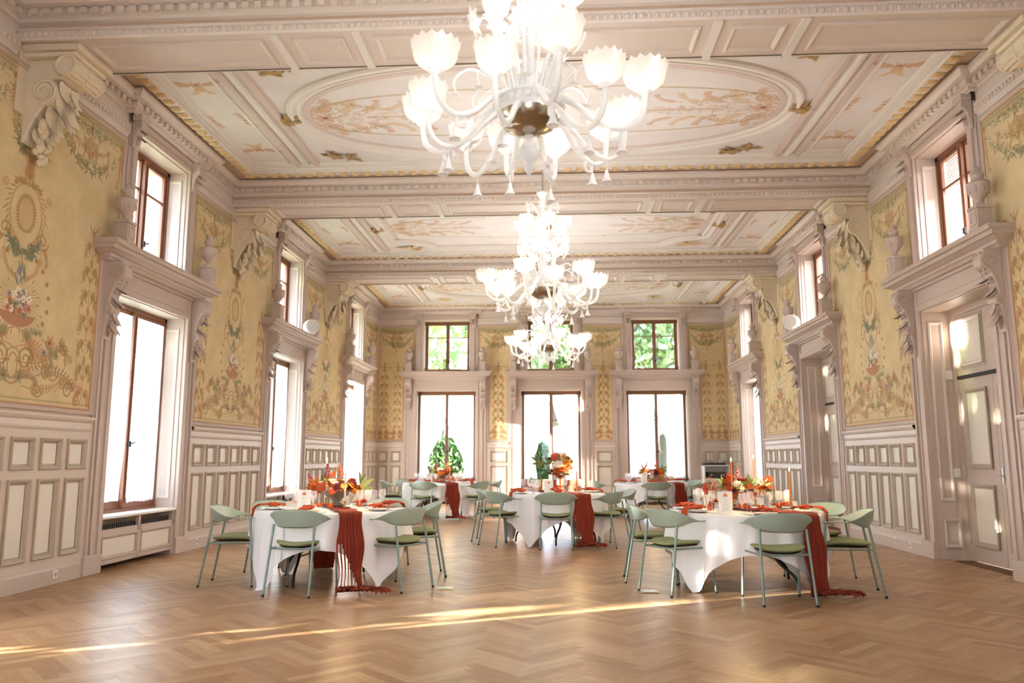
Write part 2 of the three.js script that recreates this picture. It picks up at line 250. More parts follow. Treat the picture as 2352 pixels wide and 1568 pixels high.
const mSage = mat('sage_plastic', '#a3b5a8', { roughness: 0.38 });
const mSeat = mat('olive_upholstery', '#90966a', { roughness: 0.9, sheen: 0.3 });
const mLeg = mat('grey_green_metal', '#83978f', { roughness: 0.35, metalness: 0.35 });
const mLinen = mat('white_linen', '#f3f3f5', { roughness: 0.85, sheen: 0.2 });
const mRunner = mat('rust_gauze', '#b94a32', { map: gauzeWeave, roughness: 0.95, sheen: 0.4 });
const mNapkin = mat('rust_napkin', '#c2512f', { roughness: 0.95, sheen: 0.3 });
const mChina = mat('white_china', '#f4f3ef', { roughness: 0.15, clearcoat: 0.5 });
const mClear = mat('drinking_glass', '#ffffff', { transmission: 0.88, thickness: 0, roughness: 0.04, ior: 1.5 });
const mAmber = mat('amber_glass', '#e0925c', { transmission: 0.8, thickness: 0, roughness: 0.08, ior: 1.5 });
const mFlame = mat('candle_flame', '#ffdf9a', { emissive: new THREE.Color('#ffc66a'), emissiveIntensity: 0.6 });
const mCard = mat('printed_menu', '#ffffff', { map: menuPrint, roughness: 0.8 });
// ================================================================ FLOOR: herringbone oak
const floor = struct('floor', 'herringbone oak parquet floor with a satin lacquer', 'floor');
M('subfloor', [bx(XL - T, XR + T, -0.25, -0.013, ZB - T, ZF + T)], mat('subfloor', '#6b4a2c', { roughness: 0.8 }), floor);
{
  const L = 0.5, w = L / 6, th = 0.012, tones = ['#c39d76', '#b78e67', '#cba680', '#b08660', '#bf966d'];
  const mats = tones.map((t, i) => mat('oak_plank_' + i, t, { map: woodGrain, roughness: 0.35, specularIntensity: 0.7 }));
  const geos = [0, 1, 2, 3].map((k) => { const g = bx(-L / 2 + 0.0005, L / 2 - 0.0005, -th, 0, -w / 2 + 0.0005, w / 2 - 0.0005), uv = g.attributes.uv; for (let i = 0; i < uv.count; i++) uv.setXY(i, uv.getX(i) * 0.9 + k * 0.23, uv.getY(i) * 0.16 + k * 0.25); return g; });
  const all = [], q = Math.SQRT1_2, R = rng(77);
  for (let n = -60; n <= 60; n++) for (let k = -300; k <= 300; k++) for (const v of [0, 1]) {
    const a = (v ? k * w + L + w / 2 : k * w + L / 2) + n * L, b = (v ? k * w + w - L / 2 : k * w + w / 2) - n * L;
    const x = (a - b) * q + CX, z = -(a + b) * q - 8; if (x < XL - 0.1 || x > XR + 0.1 || z > ZF + 0.1 || z < ZB - 0.1) continue;
    all.push({ x, z, turn: v ? -Math.PI / 4 : Math.PI / 4, tone: Math.floor(R() * 5), kind: Math.floor(R() * 4), c: 0.92 + R() * 0.14 });
  }
  const seen = (p) => p.z < -4.55 && Math.abs(p.x + 0.0566 * -p.z * 1) < -p.z * 0.66;
  const near = all.filter(seen).sort((a, b) => b.z - a.z).slice(0, 300), set = new Set(near);
  for (const p of near) { const m = M('plank', geos[p.kind], mats[p.tone], floor); m.position.set(p.x, 0, p.z); m.rotation.y = p.turn; }
  const rest = all.filter((p) => !set.has(p)), base = mat('oak_planks', '#ffffff', { map: woodGrain, roughness: 0.35, specularIntensity: 0.7 });
  for (let k = 0; k < 4; k++) {
    const mine = rest.filter((p) => p.kind === k), im = new THREE.InstancedMesh(geos[k], base, mine.length), o = new THREE.Object3D();
    mine.forEach((p, i) => { o.position.set(p.x, 0, p.z); o.rotation.y = p.turn; o.updateMatrix(); im.setMatrixAt(i, o.matrix); im.setColorAt(i, hex(tones[p.tone])); });
    im.name = 'parquet_planks'; im.userData.kind = 'stuff'; im.receiveShadow = true; floor.add(im);
  }
}
// ================================================================ WALLS
const wallL = struct('wall_left', 'window wall with painted arabesque panels above mauve wainscot', 'wall');
wallL.position.set(XL, 0, 0); wallL.rotation.y = Math.PI / 2;                 // local x = -z
const wallR = struct('wall_right', 'door wall with painted arabesque panels above mauve wainscot', 'wall');
wallR.position.set(XR, 0, 0); wallR.rotation.y = -Math.PI / 2;                // local x = z
const wallB = struct('wall_back', 'end wall with three garden windows and slim painted panels', 'wall');
wallB.position.set(0, 0, ZB);
const wallF = struct('wall_front', 'end wall with one glazed garden door facing the three garden windows', 'wall');
wallF.position.set(0, 0, ZF); wallF.rotation.y = Math.PI;
const OPEN = 0.9, UP_OPEN = 0.71, HEAD = 3.3, UP0 = 3.85, UP1 = 5.42, OUT = 1.235;
function masonry(x0, x1, holes) {            // holes: [centre, bottom, half, upperHalf, upper?]
  const out = []; let x = x0; const hs = [...holes].sort((a, b) => a.c - b.c), Y0 = -0.2, Y1 = 6.5;
  for (const h of hs) {
    out.push(bx(x, h.c - OPEN, Y0, Y1, -T, 0));
    if (h.sill > 0) out.push(bx(h.c - OPEN, h.c + OPEN, Y0, h.sill, -T, -0.28));
    out.push(bx(h.c - OPEN, h.c + OPEN, HEAD, UP0 - 0.02, -T, 0), bx(h.c - OPEN, h.c - UP_OPEN, UP0 - 0.02, Y1, -T, 0), bx(h.c + UP_OPEN, h.c + OPEN, UP0 - 0.02, Y1, -T, 0), bx(h.c - UP_OPEN, h.c + UP_OPEN, UP1, Y1, -T, 0));
    x = h.c + OPEN;
  }
  out.push(bx(x, x1, Y0, Y1, -T, 0)); return out;
}
const SILL = 0.6;
M('plaster', masonry(-ZF, -ZB + T, BAY.map((z, i) => ({ c: -z, sill: i === 0 ? 0 : SILL }))), mPlaster, wallL);
M('plaster', masonry(ZB - T, ZF, BAY.map((z, i) => ({ c: z, sill: i === 3 ? SILL : 0 }))), mPlaster, wallR);
M('plaster', masonry(XL - T + 0.005, XR + T - 0.005, BACKX.map((x, i) => ({ c: x, sill: i === 1 ? 0 : SILL }))), mPlaster, wallB);

// wainscot bay: frame boards, cap rail, raised-and-fielded panels, mural above
M('plaster', masonry(-XR - T + 0.005, -XL + T - 0.005, [{ c: -BACKX[1], sill: 0 }]), mPlaster, wallF);
const geoCache = new Map();
const cached = (key, make) => { if (!geoCache.has(key)) geoCache.set(key, join([make()])); return geoCache.get(key); };
const PROF = [[0, 0], [0, 0.02], [0.012, 0.026], [0.028, 0.018], [0.04, -0.002], [0.05, -0.012]];
function wainscot(wall, x0, x1, cols, mural, fieldMat = mField, mouldMat = mMould, ext = [0.305, 0.305]) {
  const w = x1 - x0, pitch = (w - 0.06) / cols, pw = pitch - 0.1, Z = 0.035, rows = [[0.28, 1.10], [1.19, 1.52]], bd = [];
  const xs = [...Array(cols)].map((_, k) => x0 + 0.03 + pitch * (k + 0.5));
  bd.push(bx(x0, x1, 0.2, 0.28, 0, Z), bx(x0, x1, 1.10, 1.19, 0, Z), bx(x0, x1, 1.52, 1.62, 0, Z));
  for (const [a, b] of rows) { let e = x0; for (const x of xs) { bd.push(bx(e, x - pw / 2, a, b, 0, Z)); e = x + pw / 2; } bd.push(bx(e, x1, a, b, 0, Z)); }
  M('wainscot_boards', bd, mBoard, wall);
  for (const x of xs) for (const [a, b] of rows) {
    const h = b - a, k = `${pw.toFixed(3)},${h.toFixed(2)}`;
    const f = M('panel', cached('f' + k, () => join([frameXY(pw - 0.09, h - 0.09, [[0, 0], [0.02, 0.012], [0.021, 0.012]]), bx(-pw / 2 + 0.065, pw / 2 - 0.065, -h / 2 + 0.065, h / 2 - 0.065, 0, 0.012), bx(-pw / 2, pw / 2, -h / 2, h / 2, -0.01, 0.0005)])), fieldMat, wall);
    f.position.set(x, (a + b) / 2, 0.012);
    M('panel_moulding', cached('m' + k, () => frameXY(pw, h, PROF.map(([d, z]) => [d, z + 0.022]))), mouldMat, f);
  }
  M('cap_rail', [run([[Z, 1.60], [Z + 0.02, 1.625], [Z, 1.645], [Z, 1.70], [Z + 0.03, 1.72], [Z + 0.045, 1.745], [Z + 0.045, 1.765], [0, 1.775]], x0, x1)], mPaintPale, wall);
  if (mural) {                                   // T-shaped field: wider above the cornices of the windows
    const y0 = 1.80, ym = 3.86, y1 = 5.26, X0 = x0 - ext[0], X1 = x1 + ext[1], W = X1 - X0, flip = ext[0] > ext[1] + 0.01;
    const tri = (a, b, c, d, z) => { const uv = (x, y) => { const u = (x - X0) / W; return [flip ? 1 - u : u, (y - y0) / (y1 - y0)]; }, g = quads([[[a, c, z], [b, c, z], [b, d, z], [a, d, z]]]), t = [uv(a, c), uv(b, c), uv(b, d), uv(a, c), uv(b, d), uv(a, d)]; t.forEach(([u, v], i) => g.attributes.uv.setXY(i, u, v)); return g; };
    M('mural_board', [bx(x0 + 0.02, x1 - 0.02, y0, ym, 0, 0.012), bx(X0 + 0.01, X1 - 0.01, ym, y1 - 0.01, 0, 0.012)], mPlaster, wall);
    M('mural', [tri(x0 + 0.03, x1 - 0.03, y0 + 0.02, ym, 0.0135), tri(X0 + 0.02, X1 - 0.02, ym, y1 - 0.02, 0.0135)], mural, wall);
    const tee = (e) => [[X0 + e, -y1 + e], [X1 - e, -y1 + e], ...(ext[1] ? [[X1 - e, -ym - e], [x1 - e, -ym - e]] : []), [x1 - e, -y0 - e], [x0 + e, -y0 - e], ...(ext[0] ? [[x0 + e, -ym - e], [X0 + e, -ym - e]] : [])];
    M('mural_frame', [sweepPlan([[0, 0], [0, 0.03], [0.02, 0.034], [0.035, 0.022], [0.045, 0.014]], tee(0), true).rotateX(Math.PI / 2)], mPaint, wall);
    M('ochre_fillet', [sweepPlan([[0, 0.012], [0, 0.022], [0.014, 0.022], [0.014, 0.012]], tee(0.05), true).rotateX(Math.PI / 2)], mGoldLine, wall);
  }
}
const skirtProf = [[0.05, 0], [0.05, 0.15], [0.04, 0.17], [0.035, 0.2], [0, 0.21]];
const baseboards = { left: [], right: [], back: [] };
function bay(wall, key, x0, x1, cols, mural, f, m, ext) { wainscot(wall, x0, x1, cols, mural, f, m, ext); baseboards[key].push([x0, x1]); }
for (let i = 0; i < 3; i++) { bay(wallL, 'left', -BAY[i] + OUT, -BAY[i + 1] - OUT, 6, mWideMural); bay(wallR, 'right', BAY[i + 1] + OUT, BAY[i] - OUT, 6, mWideMural); }
bay(wallL, 'left', -BAY[3] + OUT, -ZB - 0.001, 3, mEndMural, mField, mMould, [0.305, 0]); bay(wallR, 'right', ZB + 0.001, BAY[3] - OUT, 3, mEndMural, mField, mMould, [0, 0.305]);
bay(wallL, 'left', -ZF, -BAY[0] - OUT, 12, null); bay(wallR, 'right', BAY[0] + OUT, ZF, 12, null);
bay(wallB, 'back', XL + 0.001, BACKX[0] - OUT, 2, mEndMural, mField, mMould, [0, 0.305]); bay(wallB, 'back', BACKX[2] + OUT, XR - 0.001, 2, mEndMural, mField, mMould, [0.305, 0]);
for (let i = 0; i < 2; i++) bay(wallB, 'back', BACKX[i] + OUT, BACKX[i + 1] - OUT, 1, mPierMural, mField, mMould);
for (const [key, wall] of [['left', wallL], ['right', wallR], ['back', wallB]]) {
  const o = struct('baseboard_' + key, 'mauve painted plinth board along the wainscot', 'baseboard'); o.position.copy(wall.position); o.rotation.copy(wall.rotation);
  for (const [a, b] of baseboards[key]) M('plinth_board', [run(skirtProf, a, b)], mPaint, o);
}
// ================================================================ CEILING
const ceiling = struct('ceiling', 'painted cream coffered ceiling with oval mouldings', 'ceiling');
M('ceiling_slab', [bx(XL - T, XR + T, CEIL + 0.001, CEIL + 0.4, ZB - T, ZF + T)], mCeil, ceiling);
const bays = [{ n: ZF, f: BEAM[0] + BH, at: -99, lo: 1 }, ...BEAM.map((b, i) => ({ n: b - BH, f: i < 3 ? BEAM[i + 1] + BH : ZB, at: BAY[i], lo: i === 0 ? 1 : 0, i }))];
const LOWER = [[0.0, 5.27], [0.025, 5.275], [0.025, 5.31], [0.045, 5.33], [0.045, 5.42], [0.06, 5.43], [0.06, 5.45], [0.02, 5.46], [0.02, 5.60]];
const UPPER = [[0.0, 5.58], [0.05, 5.595], [0.05, 5.63], [0.09, 5.64], [0.09, 5.705], [0.18, 5.715], [0.205, 5.75], [0.23, 5.765], [0.23, 5.80], [0.0, 5.82]];
const COVE = [[0.16, 5.815], [0.40, 5.835], [0.40, 5.785], [0.54, 5.785], [0.54, 5.83]];
const INNER = [[0.54, 5.83], [0.60, 5.845], [0.60, 5.862], [0.64, 5.87], [0.66, CEIL + 0.002]];
const JOG = 0.1, JW = 0.98;
function ringPath(b, jog) {
  const p = []; const { n, f } = b, side = b.at > -90;
  p.push([XL, f]);
  if (jog && b.i === 3) for (const x of BACKX) p.push([x - JW, f], [x - JW, f + jog], [x + JW, f + jog], [x + JW, f]);
  p.push([XR, f]);
  if (jog && side) p.push([XR, b.at - JW], [XR - jog, b.at - JW], [XR - jog, b.at + JW], [XR, b.at + JW]);
  p.push([XR, n], [XL, n]);
  if (jog && side) p.push([XL, b.at + JW], [XL + jog, b.at + JW], [XL + jog, b.at - JW], [XL, b.at - JW]);
  return p;
}
// blocks along the segments of a path, offset d0, one every pitch
function along(path, d0, pitch, fn) {
  const n = path.length; for (let i = 0; i < n; i++) {
    const a = path[i], b = path[(i + 1) % n], L = Math.hypot(b[0] - a[0], b[1] - a[1]); if (L < 0.5) continue; const t = [(b[0] - a[0]) / L, (b[1] - a[1]) / L], nn = [-t[1], t[0]], use = L - 2 * d0, c = Math.floor(use / pitch);
    for (let k = 0; k <= c; k++) { const s = L / 2 + (k - c / 2) * pitch; fn(a[0] + t[0] * s + nn[0] * d0, a[1] + t[1] * s + nn[1] * d0, Math.atan2(-t[1], t[0])); }
  }
}
const dentilGeo = join([rbx(-0.036, 0.036, -0.03, 0.03, -0.02, 0.045, 0.006, 1)]);
const gildGeo = join([rbx(-0.05, 0.05, -0.03, 0.03, -0.062, 0.062, 0.02, 2), ball(0.03, 0, -0.03, 0, 1.3, 0.5, 2, 8, 5)]);
const beadGeo = join([ball(0.028, 0, 0, 0, 1, 1.25, 0.7, 7, 5)]);
let trimNo = 1;
bays.forEach((b, bi) => {
  const c = struct(`trim_${trimNo++}`, ['plain coffer cornice', 'coffer cornice', 'coffer cornice with gilt blocks round the oval ceiling painting', 'coffer cornice with gilt blocks round the scalloped ceiling frame', 'coffer cornice with gilt blocks meeting the end wall'][bi], 'cornice');
  const flat = ringPath(b, 0), jog = ringPath(b, JOG);
  M('cornice_upper', [sweepPlan(UPPER, jog, true)], mPaintPale, c);
  M('cove_band', [sweepPlan(COVE.slice(0, 2), flat, true)], mFrieze, c);
  M('block_rib', [sweepPlan(COVE.slice(1), flat, true)], mRib, c);
  M('inner_moulding', [sweepPlan(INNER, flat, true)], mRib, c);
  if (bi === 0) return;
  const gold = [], dent = [], jogAt = (x, z) => [x, z];
  along(flat, 0.47, 0.187, (x, z, a) => gold.push([x, z, a])); along(jog, 0.085, 0.125, (x, z, a) => dent.push([x, z, a]));
  const put = (name, list, geo, m, y, single) => {
    if (single) for (const [x, z, a] of list) { const o = M(name, geo, m, c); o.position.set(x, y, z); o.rotation.y = a; }
    else { const im = new THREE.InstancedMesh(geo, m, list.length), o = new THREE.Object3D(); list.forEach(([x, z, a], k) => { o.position.set(x, y, z); o.rotation.y = a; o.updateMatrix(); im.setMatrixAt(k, o.matrix); }); im.name = name + '_row'; im.userData.kind = 'stuff'; im.castShadow = true; c.add(im); }
  };
  const inView = (list) => b.lo ? [] : list;
  put('gilt_block', inView(gold), gildGeo, mGold, 5.785, bi < 4); if (b.lo) put('gilt_block', gold, gildGeo, mGold, 5.785, false);
  put('dentil', dent, dentilGeo, mPaintPale, 5.668, bi === 2);
  // lower wall bands between the windows
  const low = []; const seg = (xa, za, xb, zb) => low.push(sweepPlan(LOWER, [[xa, za], [xb, zb]], false));
  seg(XL, b.n, XL, b.at + 0.93); seg(XL, b.at - 0.93, XL, b.f); seg(XR, b.f, XR, b.at - 0.93); seg(XR, b.at + 0.93, XR, b.n);
  if (b.i === 3) { let x = XL; for (const w of BACKX) { seg(x, ZB, w - 0.93, ZB); x = w + 0.93; } seg(x, ZB, XR, ZB); }
  M('cornice_lower', low, mPaintPale, c);
  // egg row
  const eggs = []; const rowOf = (xa, za, xb, zb) => { const L = Math.hypot(xb - xa, zb - za), n = Math.floor(L / 0.07), t = [(xb - xa) / L, (zb - za) / L]; for (let k = 0; k < n; k++) eggs.push([xa + t[0] * (k + 0.5) * L / n - t[1] * 0.048, za + t[1] * (k + 0.5) * L / n + t[0] * 0.048, Math.atan2(-t[1], t[0])]); };
  rowOf(XL, b.n, XL, b.at + 0.93); rowOf(XL, b.at - 0.93, XL, b.f); rowOf(XR, b.f, XR, b.at - 0.93); rowOf(XR, b.at + 0.93, XR, b.n);
  put('bead', eggs, beadGeo, mPaintPale, 5.375, false);
  if (b.lo) return;
  // ---- ceiling field and relief
  const w = XR - XL - 1.28, d = b.n - b.f - 1.28, cz = (b.n + b.f) / 2, g = new THREE.PlaneGeometry(w, d); g.rotateX(Math.PI / 2); g.translate(CX, CEIL - 0.004, cz);
  M('painted_field', [g], mCeilPaint, ceiling);
  const hz = d / 2, ribProf = (o) => [[-0.05 + o, CEIL], [-0.05 + o, CEIL - 0.03], [-0.02 + o, CEIL - 0.045], [0.02 + o, CEIL - 0.045], [0.05 + o, CEIL - 0.03], [0.05 + o, CEIL]].reverse();
  for (const s of [-1, 1]) { for (const [o, m] of [[3.56, mRosy], [3.72, mRib], [3.86, mRosy]]) M('ceiling_rib', [sweepPlan(ribProf(0), [[CX + s * o, cz - hz - 0.03], [CX + s * o, cz + hz + 0.03]], false)], m, ceiling); const f = sweepPlan([[0, CEIL], [0, CEIL - 0.02], [0.03, CEIL - 0.025], [0.05, CEIL - 0.012], [0.06, CEIL]], [[CX + s * 4.28 - 0.3, cz - hz + 0.06], [CX + s * 4.28 + 0.3, cz - hz + 0.06], [CX + s * 4.28 + 0.3, cz + hz - 0.06], [CX + s * 4.28 - 0.3, cz + hz - 0.06]], true); M('side_panel_frame', [f], mRib, ceiling); }
  const path = (ax, az, notch) => {
    const p = []; const N = 72;
    for (let k = 0; k < N; k++) { const t = -k / N * Math.PI * 2, cx = Math.cos(t), sz = Math.sin(t); let x, z;
      if (bi === 3) { const e = 0.32; x = Math.sign(cx) * Math.abs(cx) ** e * ax; z = Math.sign(sz) * Math.abs(sz) ** e * az; const u = Math.max(0, 1 - Math.hypot((Math.abs(x) - ax) / 0.9, (Math.abs(z) - az) / 0.62)); x -= Math.sign(x) * u * 0.62; z -= Math.sign(z) * u * 0.4; }
      else { x = Math.sign(cx) * Math.abs(cx) ** 0.78 * ax; z = Math.sign(sz) * Math.abs(sz) ** 0.92 * az; }
      p.push([CX + x, cz + z]); }
    return p.reverse();
  };
  const oval = [[0, CEIL], [0, CEIL - 0.03], [0.03, CEIL - 0.05], [0.07, CEIL - 0.045], [0.09, CEIL - 0.02], [0.13, CEIL - 0.02], [0.14, CEIL - 0.035], [0.17, CEIL - 0.035], [0.19, CEIL]];
  M('medallion_moulding', [sweepPlan(oval, path(3.42, hz - 0.06), true)], mRib, ceiling);
  M('medallion_rose_band', [sweepPlan([[0.22, CEIL - 0.001], [0.22, CEIL - 0.012], [0.30, CEIL - 0.012], [0.30, CEIL]], path(3.42, hz - 0.06), true)], mRosy, ceiling);
  for (const sx of [-1, 1]) for (const sz of [-1, 1]) {
    const lf = leafGeo(0.34, 0.12, 0.1), R = rng(17 + bi), list = []; for (let k = 0; k < 20; k++) list.push(place(lf, { s: 0.35 + R() * 0.4, rx: Math.PI / 2, ry: 0, p: [0, 0, 0] }).rotateY(k * 0.7 + R() * 0.4).translate((R() - 0.5) * 0.5, -0.012 - R() * 0.02, (R() - 0.5) * 0.16));
    const o = M('spandrel_ornament', list, k2(bi), ceiling); o.position.set(CX + sx * 3.02, CEIL - 0.01, cz + sz * (hz - 0.22)); o.rotation.y = sx * sz * 0.4;
  }
  for (const sx of [-1, 1]) { const lf = leafGeo(0.26, 0.1, 0.12), list = []; for (let k = 0; k < 7; k++) list.push(place(lf, { rx: Math.PI / 2, s: 0.8 }).rotateY(k * 0.9).translate(0, -0.03, 0)); list.push(ball(0.06, 0, -0.04, 0, 1, 0.7, 1)); const o = M('medallion_rosette', list, mGilt, ceiling); o.position.set(CX + sx * 3.44, CEIL - 0.02, cz); }
});
function k2(i) { return i === 2 ? mGilt : mGold; }
// beams
BEAM.forEach((z, i) => {
  const o = struct(numbered('ceiling_beam'), ['beam across the first bay', 'broad ceiling beam crossing before the oval ceiling painting', 'broad ceiling beam between oval and scalloped ceiling bays', 'broad ceiling beam in the last bay before the end wall'][i], 'beam');
  M('beam_body', [bx(XL, XR, SOFFIT, CEIL + 0.1, z - BH, z + BH)], mPaintPale, o);
  for (const s of [1, -1]) {
    const p = s > 0 ? [[XL, z + BH], [XR, z + BH]] : [[XR, z - BH], [XL, z - BH]];
    M('bead_moulding', [sweepPlan([[0, SOFFIT - 0.012], [0.02, SOFFIT - 0.012], [0.035, SOFFIT + 0.01], [0.035, SOFFIT + 0.075], [0.05, SOFFIT + 0.085], [0.05, SOFFIT + 0.1], [0.012, SOFFIT + 0.105]], p, false)], mPaintPale, o);
    M('frieze_band', [sweepPlan([[0.012, SOFFIT + 0.1], [0.012, SOFFIT + 0.18]], p, false)], mFrieze, o);
    if (s > 0 && i > 0) { const n = Math.floor((XR - XL) / 0.07), im = new THREE.InstancedMesh(beadGeo, mPaintPale, n), q = new THREE.Object3D(); for (let k = 0; k < n; k++) { q.position.set(XL + 0.035 + k * 0.07, SOFFIT + 0.043, z + BH + 0.034); q.updateMatrix(); im.setMatrixAt(k, q.matrix); } im.name = 'bead_row'; im.userData.kind = 'stuff'; o.add(im); }
  }
  const fr = (x0, x1) => { const g = sweepPlan([[0, SOFFIT], [0, SOFFIT - 0.02], [0.02, SOFFIT - 0.028], [0.045, SOFFIT - 0.012], [0.055, SOFFIT]], [[x0, z - 0.24], [x1, z - 0.24], [x1, z + 0.24], [x0, z + 0.24]], true); return M('soffit_frame', [g], mPaintPale, o); };
  const xs = [-4.5, -2.6, -1.8, 1.8, 2.6, 4.5]; fr(CX - 4.5, CX - 2.72); fr(CX - 2.42, CX - 1.9); fr(CX - 1.6, CX + 1.6); fr(CX + 1.9, CX + 2.42); fr(CX + 2.72, CX + 4.5);
  for (const s of [-1, 1]) for (const q of [2.57, 1.75]) M('soffit_bar', [bx(CX + s * q - 0.04, CX + s * q + 0.04, SOFFIT - 0.03, SOFFIT, z - BH, z + BH)], mRib, o);
});
// ================================================================ WINDOW AND DOOR SURROUNDS
function onWall(o, side, c) { if (side === 'left') { o.position.set(XL, 0, c); o.rotation.y = Math.PI / 2; } else if (side === 'right') { o.position.set(XR, 0, c); o.rotation.y = -Math.PI / 2; } else if (side === 'front') { o.position.set(c, 0, ZF); o.rotation.y = Math.PI; } else { o.position.set(c, 0, ZB); o.rotation.y = 0; } return o; }
function voluteSide(cx, cy, r, turns, z, thick) { const pts = []; for (let k = 0; k <= 40; k++) { const t = k / 40, a = -Math.PI / 2 + t * turns * Math.PI * 2, q = r * (1 - 0.82 * t); pts.push([z, cy + Math.sin(a) * q, cx + Math.cos(a) * q]); } return taperTube(pts, [thick, thick * 0.8, thick * 0.5], 40, 6); }
function slab(shapePts, width, bevel = 0.008) { const s = new THREE.Shape(shapePts.map(([d, y]) => new THREE.Vector2(d, y))); const g = new THREE.ExtrudeGeometry(s, { depth: width - 2 * bevel, bevelEnabled: true, bevelSize: bevel, bevelThickness: bevel, bevelSegments: 1, steps: 1 }); g.translate(0, 0, -width / 2 + bevel); g.rotateY(-Math.PI / 2); return g; }
const arc = (cx, cy, r, a0, a1, n = 10) => [...Array(n + 1)].map((_, k) => { const a = a0 + (a1 - a0) * k / n; return [cx + Math.cos(a) * r, cy + Math.sin(a) * r]; });
// console: origin at the wall under the cornice, hangs down about 0.9 m
const consoleGeo = (() => {
  const out = [[0, 0], [0.2, 0], ...arc(0.13, -0.12, 0.105, 0.9, -1.3, 10), [0.12, -0.27], [0.075, -0.40], [0.062, -0.50], ...arc(0.055, -0.57, 0.055, 0.7, -1.5, 7), [0.045, -0.66], [0.03, -0.84], [0.012, -0.92], [0, -0.92]];
  const g = [slab(out, 0.17)];
  for (const s of [-1, 1]) { g.push(voluteSide(0.13, -0.12, 0.1, 1.7, s * 0.085, 0.014)); g.push(voluteSide(0.055, -0.57, 0.05, 1.4, s * 0.085, 0.009)); }
  for (let k = 0; k < 9; k++) { const t = k / 8, y = -0.04 - t * 0.38, d = 0.235 - 0.16 * t * t - (t < 0.2 ? 0.02 : 0); g.push(ball(0.018, -0.05, y, d, 1, 1, 1, 6, 4), ball(0.018, 0.05, y, d, 1, 1, 1, 6, 4)); }
  const lf = leafGeo(0.16, 0.1, 0.5, 3); for (const [y, d, s, r] of [[-0.3, 0.12, 1, -0.5], [-0.42, 0.085, 1.1, -0.25], [-0.62, 0.1, 1, 0.1], [-0.7, 0.065, 1.2, 0.05]]) for (const a of [-0.5, 0, 0.5]) g.push(place(lf, { s, rx: Math.PI + r, rz: a, p: [a * 0.06, y, d] }));
  for (const [x, y, r] of [[-0.04, -0.74, 0.03], [0.04, -0.74, 0.03], [0, -0.8, 0.032], [0, -0.87, 0.022]]) g.push(ball(r, x, y, 0.045, 1, 1.2, 0.8, 7, 5));
  return join(g);
})();
const capitalGeo = (() => { const g = [rbx(-0.1, 0.1, -0.08, 0, 0, 0.13, 0.01), slab([[0, -0.08], [0.11, -0.08], ...arc(0.075, -0.14, 0.045, 0.8, -1.4, 6), [0.05, -0.24], [0.03, -0.34], [0.01, -0.42], [0, -0.42]], 0.15)]; const lf = leafGeo(0.14, 0.09, 0.5, 3); for (const y of [-0.16, -0.26]) for (const a of [-0.6, 0, 0.6]) g.push(place(lf, { rx: Math.PI - 0.3, rz: a, p: [a * 0.06, y, 0.075] })); g.push(ball(0.03, 0, -0.33, 0.04, 1, 1.6, 1)); return join(g); })();
function surround(corniceHalf) {
  const o = new THREE.Group();
  const jamb = [[OPEN, 0.97, 0.05], [0.97, 1.075, 0.03], [1.075, 1.10, 0.045], [1.10, 1.17, 0.02], [1.17, 1.205, 0.055], [1.205, OUT, 0.035]];
  for (const s of [-1, 1]) {
    M('architrave_jamb', [jamb.map(([a, b, d]) => bx(s * a, s * b, 0.22, 3.62, -0.03, d))], mPaint, o);
    M('plinth_block', [rbx(s * OPEN, s * (OUT + 0.01), 0, 0.22, -0.02, 0.075, 0.008)], mPaint, o);
    const k = M('console', consoleGeo, mPaint, o); k.position.set(s * 1.11, 3.62, 0.035);
    M('upper_pilaster', [bx(s * UP_OPEN, s * 0.76, UP0, 5.5, -0.03, 0.045), bx(s * 0.76, s * 0.85, UP0, 5.5, -0.03, 0.07), bx(s * 0.85, s * 0.92, UP0, 5.5, -0.03, 0.04)], mPaint, o);
    const c = M('pilaster_capital', capitalGeo, mPaint, o); c.position.set(s * 0.81, 5.6, 0.05);
    // panelled reveals
    const rv = (x, y0, y1, d) => { const g = frameXY(d, y1 - y0, [[0, 0], [0, 0.014], [0.02, 0.02], [0.035, 0.008], [0.045, 0]]); g.rotateY(-s * Math.PI / 2); g.translate(s * x, (y0 + y1) / 2, -0.16); return g; };
    M('reveal_moulding', [rv(OPEN - 0.012, 0.75, 3.15, 0.19), rv(UP_OPEN - 0.012, 4.0, 5.3, 0.19)], mPaintPale, o);
    M('reveal_lining', [bx(s * (OPEN - 0.012), s * (OPEN + 0.01), 0, HEAD, -0.27, 0.0), bx(s * (UP_OPEN - 0.012), s * (UP_OPEN + 0.01), UP0, UP1, -0.27, 0.0)], mPaint, o);
  }
  M('head_lining', [bx(-OPEN, OPEN, HEAD - 0.012, HEAD + 0.02, -0.27, 0), bx(-UP_OPEN, UP_OPEN, UP1 - 0.012, UP1 + 0.01, -0.27, 0)], mPaint, o);
  M('frieze_panel', [bx(-OPEN, OPEN, HEAD, 3.38, -0.03, 0.05), bx(-OPEN, OPEN, 3.38, 3.405, -0.03, 0.06), bx(-1.03, 1.03, 3.405, 3.58, -0.03, 0.03), bx(-1.03, 1.03, 3.58, 3.62, -0.03, 0.06)], mPaint, o);
  const h = corniceHalf;
  M('cornice', [taper(h - 0.16, 0.1, 3.62, h - 0.14, 0.13, 3.66), taper(h - 0.13, 0.15, 3.66, h - 0.13, 0.15, 3.70), taper(h - 0.1, 0.17, 3.70, h - 0.04, 0.23, 3.735), taper(h - 0.02, 0.25, 3.735, h - 0.02, 0.25, 3.79), taper(h, 0.285, 3.79, h, 0.3, 3.81), taper(h, 0.3, 3.81, h - 0.015, 0.285, 3.85)], mPaint, o);
  M('upper_head', [bx(-0.78, 0.78, UP1, 5.50, -0.03, 0.06), bx(-0.78, 0.78, 5.50, 5.60, -0.03, 0.085)], mPaint, o);
  return o;
}
